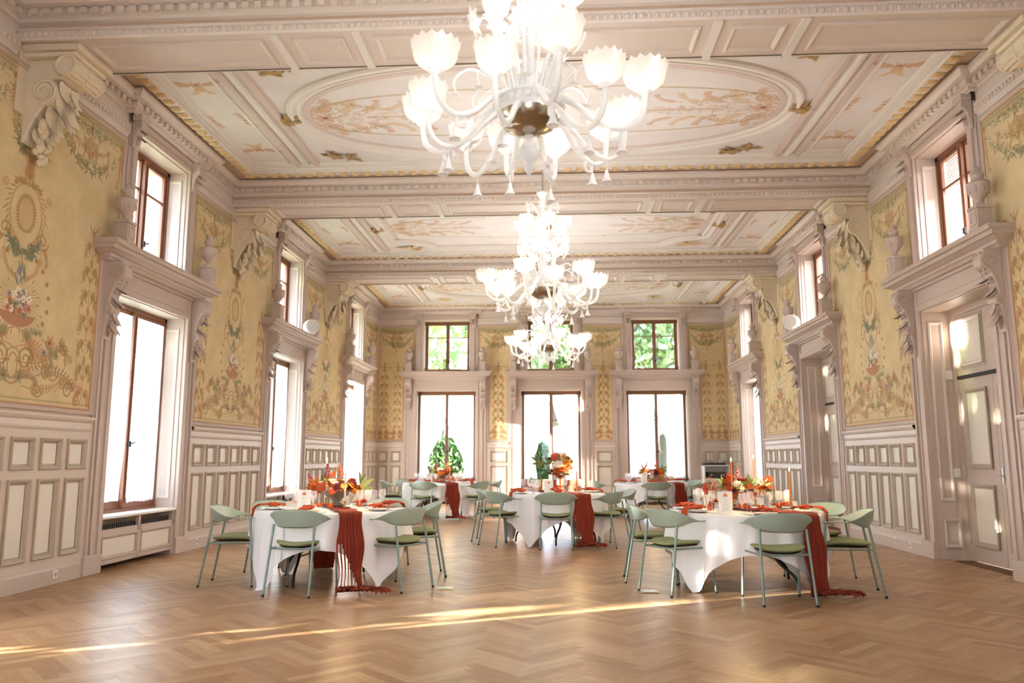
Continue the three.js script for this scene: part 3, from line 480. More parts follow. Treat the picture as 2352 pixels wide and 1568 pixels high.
const protoSide = surround(1.45), protoBack = surround(1.37);
const WHERE = { left: ['hall-side surround of the garden-door bay', 'carved mauve surround of the window before the oval ceiling bay', 'carved mauve surround of the window with a white round speaker above', 'carved mauve surround of the window next to the end wall'], right: ['surround of the first door bay', 'carved mauve surround of the tall double door with black closer bar', 'carved mauve surround of the door with a white round speaker above', 'carved mauve surround of the side window near the white cabinet'], front: ['surround of a glazed garden door', 'surround of the middle glazed garden door', 'surround of a further glazed garden door'], back: ['carved mauve surround of the end wall window before the hedge', 'carved mauve surround of the middle end wall window', 'carved mauve surround of the end wall window beside the white cabinet'] };
for (const [side, list] of [['left', BAY], ['right', BAY], ['back', BACKX], ['front', [BACKX[1]]]]) list.forEach((c, i) => { const o = (side === 'back' || side === 'front' ? protoBack : protoSide).clone(); o.name = `trim_${trimNo++}`; o.userData = { kind: 'structure', label: WHERE[side][i], category: 'surround' }; onWall(o, side, c); scene.add(o); });
// ================================================================ WINDOWS
const ZS = -0.285;                                    // plane of the sashes behind the wall face
function casement(parent, half, y0, y1, muntins, bottomRail) {
  M('frame', [bx(-half, -half + 0.06, y0, y1, ZS - 0.05, ZS + 0.03), bx(half - 0.06, half, y0, y1, ZS - 0.05, ZS + 0.03), bx(-half, half, y1 - 0.06, y1, ZS - 0.05, ZS + 0.03), bx(-half, half, y0, y0 + 0.05, ZS - 0.05, ZS + 0.035)], mWood, parent);
  for (const s of [-1, 1]) {
    const a = s < 0 ? -half + 0.06 : 0.004, b = s < 0 ? -0.004 : half - 0.06, yb = y0 + 0.05, yt = y1 - 0.06, st = 0.05, z0 = ZS - 0.03, z1 = ZS + 0.015;
    const sash = M('sash', [rbx(a, a + st, yb, yt, z0, z1), rbx(b - st, b, yb, yt, z0, z1), rbx(a, b, yt - st, yt, z0, z1), rbx(a, b, yb, yb + bottomRail, z0, z1), muntins.map((y) => rbx(a + st, b - st, y - 0.015, y + 0.015, z0 + 0.005, z1 - 0.005))], mWood, parent);
    const ys = [yb + bottomRail, ...muntins, yt - st]; for (let k = 0; k + 1 < ys.length; k++) M('pane', [bx(a + st - 0.005, b - st + 0.005, ys[k] - 0.005, ys[k + 1] + 0.005, ZS - 0.011, ZS - 0.007)].map((g) => new THREE.PlaneGeometry(b - a - 2 * st + 0.01, ys[k + 1] - ys[k] + 0.01).translate((a + b) / 2, (ys[k] + ys[k + 1]) / 2, ZS - 0.009)), mGlass, sash);
  }
  const r = M('bolt_rod', [rod([0.012, y0 + 0.12, ZS + 0.076], [0.012, y1 - 0.12, ZS + 0.076], 0.008), rbx(-0.032, 0.032, y0 + 0.06, y1 - 0.06, ZS + 0.012, ZS + 0.07)], mWood, parent);
  M('handle', [rbx(-0.012, 0.036, (y0 + y1) / 2 - 0.5, (y0 + y1) / 2 - 0.42, ZS + 0.065, ZS + 0.1), rod([0.012, (y0 + y1) / 2 - 0.46, ZS + 0.095], [0.08, (y0 + y1) / 2 - 0.44, ZS + 0.12], 0.009)], mIron, r);
}
const protoLow = new THREE.Group(); casement(protoLow, OPEN - 0.012, 0.62, HEAD - 0.012, [2.42], 0.13);
const protoFrench = new THREE.Group(); casement(protoFrench, OPEN - 0.012, 0.02, HEAD - 0.012, [2.42], 0.12);
const protoDoorWin = new THREE.Group(); casement(protoDoorWin, OPEN - 0.012, 0.02, HEAD - 0.012, [2.42], 0.62);
const protoUp = new THREE.Group(); casement(protoUp, UP_OPEN - 0.012, UP0 + 0.005, UP1 - 0.012, [4.92], 0.06);
let winNo = 1;
function addWindow(proto, side, c, label) { const o = proto.clone(); o.name = `window_${winNo++}`; o.userData = { kind: 'structure', label, category: 'window' }; onWall(o, side, c); scene.add(o); }
const nth = ['garden-door bay', 'bay of the oval ceiling painting', 'bay with the white round speakers', 'bay next to the end wall'];
BAY.forEach((z, i) => { addWindow(i === 0 ? protoFrench : protoLow, 'left', z, `brown wooden casement window behind sheer curtains, ${nth[i]}`); addWindow(protoUp, 'left', z, `small upper casement above the curtained window, ${nth[i]}`); addWindow(protoUp, 'right', z, `small upper casement above the door cornice, ${nth[i]}`); });
addWindow(protoLow, 'right', BAY[3], 'brown wooden casement on the door wall near the white cabinet');
BACKX.forEach((x, i) => { const w = ['with hedge behind', 'with tree trunk behind', 'beside the white cabinet'][i]; addWindow(i === 1 ? protoDoorWin : protoLow, 'back', x, `end wall casement with parted sheer curtains, ${w}`); addWindow(protoUp, 'back', x, `upper end wall casement showing leaves, ${w}`); });
addWindow(protoFrench, 'front', BACKX[1], 'glazed garden door opposite the middle end wall window'); addWindow(protoUp, 'front', BACKX[1], 'upper casement opposite the middle end wall window');
// ---------------------------------------------------------------- radiator covers under the windows
{
  const p = thing('radiator_cover', '', 'radiator cover', 'panelled radiator covers under the windows');
  M('sill_board', [rbx(-OPEN, OPEN, 0.595, 0.63, -0.27, 0.05, 0.01)], mWhite, p);
  M('cabinet_frame', [bx(-OPEN, OPEN, 0.40, 0.47, -0.03, 0.02), bx(-OPEN, OPEN, 0.07, 0.12, -0.03, 0.02), bx(-OPEN, -OPEN + 0.06, 0.07, 0.47, -0.03, 0.02), bx(OPEN - 0.06, OPEN, 0.07, 0.47, -0.03, 0.02), bx(-0.04, 0.04, 0.07, 0.47, -0.03, 0.02), bx(-0.02, 0.02, 0.47, 0.595, -0.03, 0.015), bx(-OPEN, -OPEN + 0.04, 0, 0.595, -0.03, 0.015), bx(OPEN - 0.04, OPEN, 0, 0.595, -0.03, 0.015)], mPaint, p);
  for (const s of [-1, 1]) { const f = M('panel', [bx(s * 0.04, s * (OPEN - 0.06), 0.12, 0.40, -0.03, 0.004)], mField, p); M('panel_moulding', [frameXY(OPEN - 0.1, 0.28, PROF.map(([d, z]) => [d, z + 0.006]), s * (OPEN - 0.02) / 2, 0.26, 0)], mMould, f); }
  for (let k = 0; k < 20; k++) M('radiator_fin', cached('fin', () => rbx(-0.028, 0.028, 0.1, 0.5, -0.2, -0.09, 0.012)), mIron, p).position.x = (k - 9.5) * 0.082;
  M('radiator_pipe', [rod([-0.84, 0.14, -0.145], [0.84, 0.14, -0.145], 0.018), rod([-0.84, 0.46, -0.145], [0.84, 0.46, -0.145], 0.018)], mIron, p);
  for (const s of [-1, 1]) for (let k = 0; k < 18; k++) M('grille_bar', cached('bar', () => bx(-0.012, 0.012, 0.47, 0.53, -0.05, -0.03)), mIron, p).position.x = s * (0.08 + k * 0.044);
  onWall(p, 'left', BAY[1]); p.userData.label = 'panelled radiator cover with white sill and black slot, under the large near curtained window';
  const more = [['left', BAY[2], 'panelled radiator cover under the window with the white round speaker'], ['left', BAY[3], 'panelled radiator cover under the window next to the end wall'], ['right', BAY[3], 'panelled radiator cover on the door wall near the white cabinet'], ['back', BACKX[0], 'panelled radiator cover under the end wall window before the hedge'], ['back', BACKX[2], 'panelled radiator cover under the end wall window beside the cabinet']];
  for (const [s, c, l] of more) onWall(dup(p, l, null), s, c);
}
// ---------------------------------------------------------------- sheer curtains, one on each casement leaf
function curtainGeo(half, y0, y1, gap, folds, seed) {       // gap(y): how far the inner edge stands from the middle
  const nx = 40, ny = 26, pos = [], idx = [], R = rng(seed), ph = R() * 6;
  for (let j = 0; j <= ny; j++) { const y = y1 + (y0 - y1) * j / ny, g = gap(y), t = j / ny;
    for (let i = 0; i <= nx; i++) { const u = i / nx, x = g + (half - g) * u, tight = (half - g) / half; pos.push(x, y + Math.sin(u * 9 + ph) * 0.006 * t, ZS + 0.042 + Math.sin(u * folds * 6.283 + ph + Math.sin(u * 5 + t * 2) * 0.8) * (0.012 + 0.012 * (1 - tight)) * (0.5 + 0.5 * Math.min(1, t * 4)) + 0.01 * Math.sin(t * 3)); } }
  for (let j = 0; j < ny; j++) for (let i = 0; i < nx; i++) { const a = j * (nx + 1) + i, b = a + nx + 1; idx.push(a, b, a + 1, b, b + 1, a + 1); }
  const g = new THREE.BufferGeometry(); g.setAttribute('position', new THREE.Float32BufferAttribute(pos, 3)); g.setIndex(idx); g.computeVertexNormals(); return join([g]);
}
const sstep = (a, b, x) => { const t = Math.min(1, Math.max(0, (x - a) / (b - a))); return t * t * (3 - 2 * t); };
const closed = (seed) => curtainGeo(0.8, 0.74 + (seed % 2) * 0.03, 3.17, (y) => 0.055 + 0.05 * sstep(1.6, 0.8, y), 7, seed);
function tied(y0, amt, tieY) { return (y) => 0.03 + amt * sstep(y0, tieY, y) - amt * 0.12 * sstep(tieY, 0.7, y); }
function addCurtain(geo, side, c, mirror, label, group) { const m = M('sheer_curtain', geo, mSheer); tag(m, label, 'curtain', group); onWall(m, side, c); if (mirror) m.scale.x = -1; return m; }
const rodGeo = join([rod([0.03, 3.18, ZS + 0.075], [0.82, 3.18, ZS + 0.075], 0.006)]);
const cl = [closed(4), closed(7)];
[1, 2, 3].forEach((i) => { for (const s of [0, 1]) addCurtain(i === 3 && !s ? curtainGeo(0.8, 0.74, 3.17, () => 0.5, 7, 15) : cl[s], 'left', BAY[i], !!s, `closed white sheer curtain ${['', 'above the near radiator cover', 'below the white round speaker', 'of the window next to the end wall'][i]}, ${s ? 'garden door leaf' : 'end wall leaf'}`, `sheer curtains of window ${i}`); });
for (const s of [0, 1]) addCurtain(curtainGeo(0.8, 0.1, 3.17, (y) => (s ? 0.62 : 0.05), 7, 9), 'left', BAY[0], !!s, `white sheer curtain on the garden door, ${s ? 'half drawn' : 'nearly closed'}`, 'garden door curtains');
const backTies = [[tied(2.5, 0.52, 1.1), tied(2.4, 0.5, 1.05)], [tied(3.15, 0.44, 1.15), tied(3.2, 0.52, 1.1)], [tied(2.9, 0.42, 1.15), tied(2.7, 0.46, 1.1)]];
BACKX.forEach((x, i) => { for (const s of [0, 1]) addCurtain(curtainGeo(0.8, 0.72, 3.17, backTies[i][s ? 0 : 1], 8, 31 + i * 2 + s), 'back', x, !!s, `parted sheer curtain ${['framing the hedge view', 'framing the tree trunk view', 'of the window beside the cabinet'][i]}, ${s ? 'window wall' : 'door wall'} side`, `parted sheer curtains ${['hedge', 'trunk', 'cabinet'][i]} window`); });
for (const s of [0, 1]) addCurtain(cl[s], 'right', BAY[3], !!s, `closed white sheer curtain on the door wall casement, leaf ${s ? 'nearer the end wall' : 'nearer the doors'}`, 'sheer curtains of door wall');
{ const fd = [11, 12].map((q) => curtainGeo(0.8, 0.1, 3.17, () => 0.05, 7, q)); [BACKX[1]].forEach((x) => { for (const s of [0, 1]) addCurtain(fd[s], 'front', x, !!s, `sheer curtain on the garden door opposite the middle end wall window, ${s ? 'door wall' : 'window wall'} leaf`, 'sheer curtains of the opposite end wall'); }); }
// slatted blind let down outside the upper casement over the double door
{ const o = thing('slatted_blind', 'white slatted blind let down outside the upper casement over the double door', 'blind'); M('slats', [[...Array(14)].map((_, k) => bx(-0.68, 0.68, 4.93 + k * 0.034, 4.945 + k * 0.034, ZS - 0.12, ZS - 0.1))], mWhite, o).userData.kind = 'stuff'; M('head_rail', [bx(-0.69, 0.69, 5.37, 5.41, ZS - 0.13, ZS - 0.09)], mWhite, o); onWall(o, 'right', BAY[1]); }
// ================================================================ DOORS of the right wall
function doorUnit(o, tall) {
  const z0 = -0.38, y1 = 2.35;
  M('door_frame', [bx(-OPEN, -0.8, 0, HEAD, z0 - 0.06, z0 + 0.03), bx(0.8, OPEN, 0, HEAD, z0 - 0.06, z0 + 0.03), bx(-0.8, 0.8, HEAD - 0.1, HEAD, z0 - 0.06, z0 + 0.03)], mPaint, o);
  const over = M('overdoor_panel', [bx(-0.8, 0.8, y1 + 0.03, HEAD - 0.1, z0 - 0.05, z0)], mPaint, o);
  for (const s of [-1, 1]) { M('panel', [frameXY(0.5, 0.62, PROF.map(([d, z]) => [d, z + 0.004]), s * 0.4, 2.82, z0), bx(s * 0.4 - 0.2, s * 0.4 + 0.2, 2.56, 3.08, z0 - 0.01, z0 + 0.004)], mField, over); M('panel_bead', [frameXY(0.58, 0.7, [[0, 0], [0, 0.008], [0.02, 0.008], [0.02, 0]], s * 0.4, 2.82, z0)], mMould, over); }
  for (const s of [-1, 1]) {
    const a = s < 0 ? -0.8 : 0.003, b = s < 0 ? -0.003 : 0.8, m = (a + b) / 2;
    const leaf = M('door_leaf', [rbx(a, b, 0.002, y1, z0 - 0.045, z0, 0.002)], mPaint, o);
    for (const [p, q] of [[0.2, 0.98], [1.18, 2.2]]) { M('panel', [bx(m - 0.22, m + 0.22, p + 0.06, q - 0.06, z0 - 0.01, z0 + 0.006)], mField, leaf); M('panel_moulding', [frameXY(0.54, q - p, PROF.map(([d, z]) => [d, z + 0.012]), m, (p + q) / 2, z0 - 0.004)], mMould, leaf); }
    for (const y of [0.32, 1.15, 2.1]) M('hinge', [rbx(s * 0.785, s * 0.815, y - 0.07, y + 0.07, z0 - 0.01, z0 + 0.02)], mSteel, leaf);
    if (s > 0) M('door_handle', [rbx(0.045, 0.085, 1.0, 1.2, z0, z0 + 0.012), rod([0.065, 1.1, z0 + 0.01], [0.065, 1.1, z0 + 0.06], 0.009), rod([0.065, 1.1, z0 + 0.055], [0.18, 1.1, z0 + 0.055], 0.009)], mSteel, leaf);
  }
  M('closer_bar', [rbx(-0.78, 0.78, y1 - 0.005, y1 + 0.04, z0, z0 + 0.035)], mBlack, o);
  for (const s of [-1, 1]) { const rv = (y0, y1b) => { const g = frameXY(0.22, y1b - y0, [[0, 0], [0, 0.014], [0.02, 0.02], [0.035, 0.008], [0.045, 0]]); g.rotateY(-s * Math.PI / 2); g.translate(s * (OPEN - 0.014), (y0 + y1b) / 2, -0.19); return g; }; M('jamb_panel', [rv(0.15, 0.52)], mPaintPale, o); }
}
const protoDoor = new THREE.Group(); doorUnit(protoDoor);
[0, 1, 2].forEach((i) => { const o = protoDoor.clone(); o.name = `door_${i + 1}`; o.userData = { kind: 'structure', label: ['panelled double door of the first bay', 'mauve panelled double door nearest the orange candles', 'mauve panelled double door below the white round speaker'][i], category: 'door' }; onWall(o, 'right', BAY[i]); scene.add(o); });
// ================================================================ URNS, CORBELS, WALL FITTINGS
{
  const p = new THREE.Group(); p.name = 'urn_finial';
  M('pedestal', [rbx(-0.103, 0.103, 0, 0.035, -0.1, 0.1), rbx(-0.085, 0.085, 0.035, 0.24, -0.085, 0.085), rbx(-0.1, 0.1, 0.24, 0.275, -0.1, 0.1), frameXY(0.13, 0.15, [[0, 0], [0, 0.01], [0.015, 0.012], [0.025, 0]], 0, 0.137, 0.085)], mPaint, p);
  M('urn', [lathe([[0, 0.275], [0.06, 0.275], [0.065, 0.29], [0.035, 0.31], [0.03, 0.34], [0.05, 0.36], [0.095, 0.42], [0.115, 0.48], [0.112, 0.53], [0.12, 0.535], [0.12, 0.555], [0.075, 0.565], [0.055, 0.60], [0.06, 0.63], [0.075, 0.64], [0.06, 0.67], [0.03, 0.69], [0.028, 0.72], [0.012, 0.75], [0, 0.755]], 18), [...Array(8)].map((_, k) => ball(0.022, Math.cos(k * 0.785) * 0.1, 0.47, Math.sin(k * 0.785) * 0.1, 1, 2.2, 1, 6, 5))], mPaint, p);
  const whose = { left: ['over the garden door', 'over the near curtained window', 'over the window with a speaker', 'over the last side window'], right: ['over the first door', 'over the tall double door', 'over the door with a speaker', 'over the door wall window'], back: ['over the hedge window', 'over the middle end wall window', 'over the window beside the cabinet'] };
  for (const [side, list] of [['left', BAY], ['right', BAY], ['back', BACKX]]) list.forEach((c, i) => {
    for (const s of [-1, 1]) { const h = s * (side === 'back' ? 1.1 : 1.13), q = 0.19, far = side === 'back' ? (s < 0 ? 'window wall end' : 'door wall end') : ((side === 'left') === (s > 0) ? 'far end' : 'near end'); const pos = side === 'left' ? [XL + q, 3.851, c - h] : side === 'right' ? [XR - q, 3.851, c + h] : [c + h, 3.851, ZB + q]; const o = dup(p, `mauve urn on the cornice ${whose[side][i]}, ${far}`, 'urns on the cornices', pos, side === 'left' ? Math.PI / 2 : side === 'right' ? -Math.PI / 2 : 0); o.userData.category = 'urn'; }
  });
}
{
  // beam corbel: origin at the wall under the beam, local z into the room
  const p = new THREE.Group(); p.name = 'beam_corbel';
  M('abacus', [rbx(-0.3, 0.3, -0.07, 0, -0.01, 0.62, 0.01), rbx(-0.27, 0.27, -0.12, -0.07, -0.01, 0.57, 0.02), bx(-0.32, 0.32, -0.7, 0, -0.01, 0.02)], mStone, p);
  const out = [[0, -0.1], [0.52, -0.1], ...arc(0.44, -0.2, 0.1, 0.8, -1.8, 10), [0.34, -0.3], [0.27, -0.31], ...arc(0.2, -0.46, 0.13, 1.1, -0.9, 8), [0.2, -0.6], [0.12, -0.72], [0.07, -0.84], [0.03, -0.95], [0, -0.98]];
  const b = [slab(out, 0.36, 0.015)];
  for (const s of [-1, 1]) b.push(voluteSide(0.44, -0.2, 0.1, 1.8, s * 0.185, 0.016), voluteSide(0.2, -0.45, 0.14, 1.8, s * 0.185, 0.02));
  M('scroll_bracket', b, mStone, p);
  const roll = new THREE.CylinderGeometry(0.095, 0.095, 0.5, 16); roll.rotateZ(Math.PI / 2); roll.translate(0, -0.21, 0.46);
  M('fluted_roll', [roll, [...Array(12)].map((_, k) => rod([-0.24, -0.21 + Math.sin(k * 0.524) * 0.095, 0.46 + Math.cos(k * 0.524) * 0.095], [0.24, -0.21 + Math.sin(k * 0.524) * 0.095, 0.46 + Math.cos(k * 0.524) * 0.095], 0.014, 0.014, 6)), [...Array(3)].map((_, k) => { const t = new THREE.TorusGeometry(0.1, 0.018, 6, 16); t.rotateY(Math.PI / 2); t.translate(-0.25 + k * 0.25, -0.21, 0.46); return t; })], mStone, p);
  const lf = leafGeo(0.3, 0.16, 0.45, 5), lv = []; for (const [y, d, s, r] of [[-0.34, 0.36, 1.0, 0.1], [-0.47, 0.35, 1.15, 0.25], [-0.6, 0.26, 1.0, 0.4], [-0.72, 0.18, 0.9, 0.35], [-0.84, 0.12, 0.7, 0.25]]) for (const a of [-0.75, -0.35, 0, 0.35, 0.75]) lv.push(place(lf, { s, rx: Math.PI + r, rz: a, p: [a * 0.2, y, d] }));
  M('acanthus_leaf', lv, mStone, p);
  const R = rng(5), cl2 = []; for (let k = 0; k < 44; k++) { const t = R(); cl2.push(ball(0.024 + R() * 0.026, (R() - 0.5) * 0.34 * (1 - t * 0.65), -0.66 - t * 0.5, 0.06 + (1 - t) * 0.15 + R() * 0.03, 1, 1.2, 0.9, 7, 5)); }
  M('fruit_cluster', cl2, mStone, p);
  BEAM.forEach((z, i) => { for (const s of [-1, 1]) { const o = dup(p, s < 0 ? ['', 'cream acanthus corbel under the beam, between garden door and near window', 'cream acanthus corbel on the window wall under the beam beyond the oval ceiling', 'cream acanthus corbel on the window wall under the beam nearest the end wall'][i] || 'cream corbel under the first beam' : ['', 'cream acanthus corbel on the door wall before the double door', 'cream acanthus corbel on the door wall beyond the tall double door', 'cream acanthus corbel on the door wall nearest the end wall'][i] || 'cream corbel opposite under the first beam', null, [s < 0 ? XL : XR, SOFFIT - 0.001, z], s < 0 ? Math.PI / 2 : -Math.PI / 2); o.userData.category = 'corbel'; } });
}
// white round speakers on the cornices of the third bay
for (const [x, z, t, l] of [[XL + 0.28, BAY[2] - 0.62, 0.5, 'white round speaker lying on a window wall cornice'], [XR - 0.28, BAY[2] - 0.62, -0.5, 'white round speaker lying on a door wall cornice']]) {
  const o = thing('speaker', l, 'speaker', null, [x, 3.851, z], t);
  const d = new THREE.CylinderGeometry(0.14, 0.16, 0.2, 28); d.rotateX(Math.PI / 2); d.translate(0, 0.16, 0); const dome = new THREE.SphereGeometry(0.14, 24, 12); dome.scale(1, 1, 0.55); dome.translate(0, 0.16, -0.1);
  M('body', [d, dome], mWhite, o); const g = new THREE.CylinderGeometry(0.128, 0.128, 0.012, 28); g.rotateX(Math.PI / 2); g.translate(0, 0.16, 0.102); M('grille', [g], mat('speaker_grille', '#cfcabf', { roughness: 0.8 }), o);
  M('foot', [rbx(-0.06, 0.06, 0, 0.03, -0.06, 0.06)], mWhite, o);
}
// sockets and switches
{
  const s = new THREE.Group(); s.name = 'wall_socket'; M('plate', [rbx(-0.04, 0.04, -0.04, 0.04, 0, 0.01, 0.006)], mWhite, s); const r = new THREE.CylinderGeometry(0.026, 0.026, 0.008, 16); r.rotateX(Math.PI / 2); r.translate(0, 0, 0.009); M('insert', [r], mat('socket_insert', '#b5a89b'), s);
  for (const [side, u, y, l] of [['left', -8.25, 0.1, 'small wall socket in the plinth before the near radiator cover'], ['left', -11.55, 0.1, 'small wall socket in the plinth beyond the near radiator cover'], ['right', -11.1, 0.1, 'wall socket in the plinth next to the double door'], ['right', -11.6, 0.1, 'middle one of three wall sockets in the door wall plinth'], ['right', -12.1, 0.12, 'wall socket in the door wall plinth under the painted panel']]) { const o = dup(s, l, 'sockets in the plinths', side === 'left' ? [XL + 0.05, y, u] : [XR - 0.05, y, u], side === 'left' ? Math.PI / 2 : -Math.PI / 2); o.userData.category = 'socket'; }
  const w = new THREE.Group(); w.name = 'light_switch'; M('plate', [rbx(-0.045, 0.045, -0.06, 0.06, 0, 0.012, 0.006)], mWhite, w); M('rocker', [rbx(-0.02, 0.02, -0.03, 0.03, 0.01, 0.018, 0.004)], mWhite, w);
  for (const [y, l] of [[2.42, 'white switch plate high on the double door jamb'], [1.12, 'white switch plate at hand height on the double door jamb']]) { const o = dup(w, l, null, [XR + 0.3, y, BAY[1] - OPEN + 0.014], 0); o.userData.category = 'switch'; }
  for (const [x, z, l] of [[-1.15, -8.2, 'metal floor socket plate beside the chair by the ivory candle table'], [0.9, -8.12, 'metal floor socket plate under the chair by the orange candle table']]) { const o = thing('floor_socket', l, 'floor socket', null, [x, 0.0005, z], 0.1); M('plate', [rbx(-0.09, 0.09, 0, 0.006, -0.09, 0.09, 0.002)], mBrass, o); M('lid', [rbx(-0.065, 0.065, 0.005, 0.009, -0.065, 0.065, 0.002)], mSteel, o); }
}
// white equipment cabinet in the far corner
{
  const o = thing('cabinet', 'white equipment cabinet with open black shelf, standing in the far corner', 'cabinet', null, [4.48, 0, ZB + 0.32], 0);
  const w = 0.36; M('carcass', [rbx(-w, -w + 0.03, 0, 1.12, -0.24, 0.24), rbx(w - 0.03, w, 0, 1.12, -0.24, 0.24), rbx(-w, w, 1.09, 1.12, -0.24, 0.24), rbx(-w, w, 0.03, 0.06, -0.24, 0.24), rbx(-w, w, 0.72, 0.75, -0.24, 0.24), rbx(-w, w, 0, 1.12, -0.25, -0.23)], mWhite, o);
  const d = M('door', [rbx(-w + 0.032, w - 0.032, 0.065, 0.718, 0.2, 0.235)], mat('cabinet_door', '#d8c8b0', { roughness: 0.5 }), o); M('knob', [ball(0.014, w - 0.08, 0.5, 0.245, 1, 1, 1)], mSteel, d);
  const a = thing('amplifier', 'black amplifier standing on the open cabinet shelf', 'amplifier', null, [4.48, 0.751, ZB + 0.34]); M('case', [rbx(-0.24, 0.24, 0.01, 0.17, -0.18, 0.18)], mBlack, a); M('front_panel', [rbx(-0.23, 0.23, 0.02, 0.16, 0.178, 0.19)], mat('amp_front', '#26231f', { roughness: 0.35 }), a); for (const x of [-0.15, 0.12, 0.18]) { const k = new THREE.CylinderGeometry(0.02, 0.02, 0.02, 12); k.rotateX(Math.PI / 2); k.translate(x, 0.09, 0.198); M('knob', [k], mSteel, a); }
  const r = thing('receiver', 'black wireless receiver with antennas on top of the cabinet', 'receiver', null, [4.44, 1.121, ZB + 0.34]); M('case', [rbx(-0.3, 0.3, 0, 0.05, -0.16, 0.16)], mBlack, r); for (const x of [-0.26, -0.08, 0.12]) M('antenna', [rod([x, 0.05, -0.1], [x + 0.01, 0.36, -0.12], 0.006)], mBlack, r);
  const u = thing('device', 'small grey device with rounded lid on top of the cabinet', 'device', null, [4.62, 1.172, ZB + 0.36]); M('body', [rbx(-0.06, 0.06, 0, 0.07, -0.06, 0.06, 0.015)], mSteel, u); M('lid', [ball(0.05, 0, 0.075, 0, 1.1, 0.5, 1.1)], mWhite, u);
}
// ================================================================ CHANDELIERS
const mMurano = mat('white_blown_glass', '#ffffff', { transmission: 0.4, thickness: 0, roughness: 0.6, ior: 1.45 });
const mShadeGlass = mat('frosted_shade_glass', '#fdfcf8', { transmission: 0.7, thickness: 0, roughness: 0.75, ior: 1.45 });
const mMirror = mat('silvered_dish', '#b8aea0', { metalness: 1, roughness: 0.22 });
const mBulb = mat('bulb_glow', '#fff6e6', { emissive: new THREE.Color('#fff8ee'), emissiveIntensity: 0.35 });
function scallop(rTop, h, lobes) {
  const prof = [[0.012, 0], [0.03, 0.004], [0.62, 0.14], [0.9, 0.36], [0.98, 0.6], [1.0, 0.82], [1.1, 1.0]], seg = lobes * 4, pos = [], idx = [];
  prof.forEach(([r, y], j) => { for (let i = 0; i <= seg; i++) { const a = i / seg * Math.PI * 2, lob = Math.abs(Math.cos(a * lobes / 2)), k = j / (prof.length - 1), rr = (j < 2 ? r : r * rTop) * (1 + 0.05 * lob * k), yy = y * h + (j === prof.length - 1 ? h * 0.16 * lob ** 3 : 0); pos.push(Math.cos(a) * rr, yy, Math.sin(a) * rr); } });
  for (let j = 0; j + 1 < prof.length; j++) for (let i = 0; i < seg; i++) { const a = j * (seg + 1) + i, b = a + seg + 1; idx.push(a, b, a + 1, b, b + 1, a + 1); }
  const g = new THREE.BufferGeometry(); g.setAttribute('position', new THREE.Float32BufferAttribute(pos, 3)); g.setIndex(idx); g.computeVertexNormals(); return join([g]);
}
function glassFlower(r, n, open) { const lf = leafGeo(r * 1.5, r * 0.9, -0.5, 3), g = [ball(r * 0.35, 0, 0, 0)]; for (let k = 0; k < n; k++) g.push(place(lf, { rx: open }).rotateY(k / n * 6.283)); return join(g); }
const bowlGeo = scallop(0.122, 0.145, 16), smallBowl = scallop(0.085, 0.11, 10), bulbGeo = join([ball(0.03, 0, 0, 0, 1, 1.5, 1, 10, 8)]), dropGeo = join([rod([0, 0, 0], [0, -0.05, 0], 0.004), lathe([[0.006, -0.05], [0.012, -0.07], [0.022, -0.11], [0.036, -0.135], [0.034, -0.142], [0, -0.125]], 10)]), flowerGeo = glassFlower(0.05, 6, 0.9), bigFlower = glassFlower(0.06, 7, 1.1);
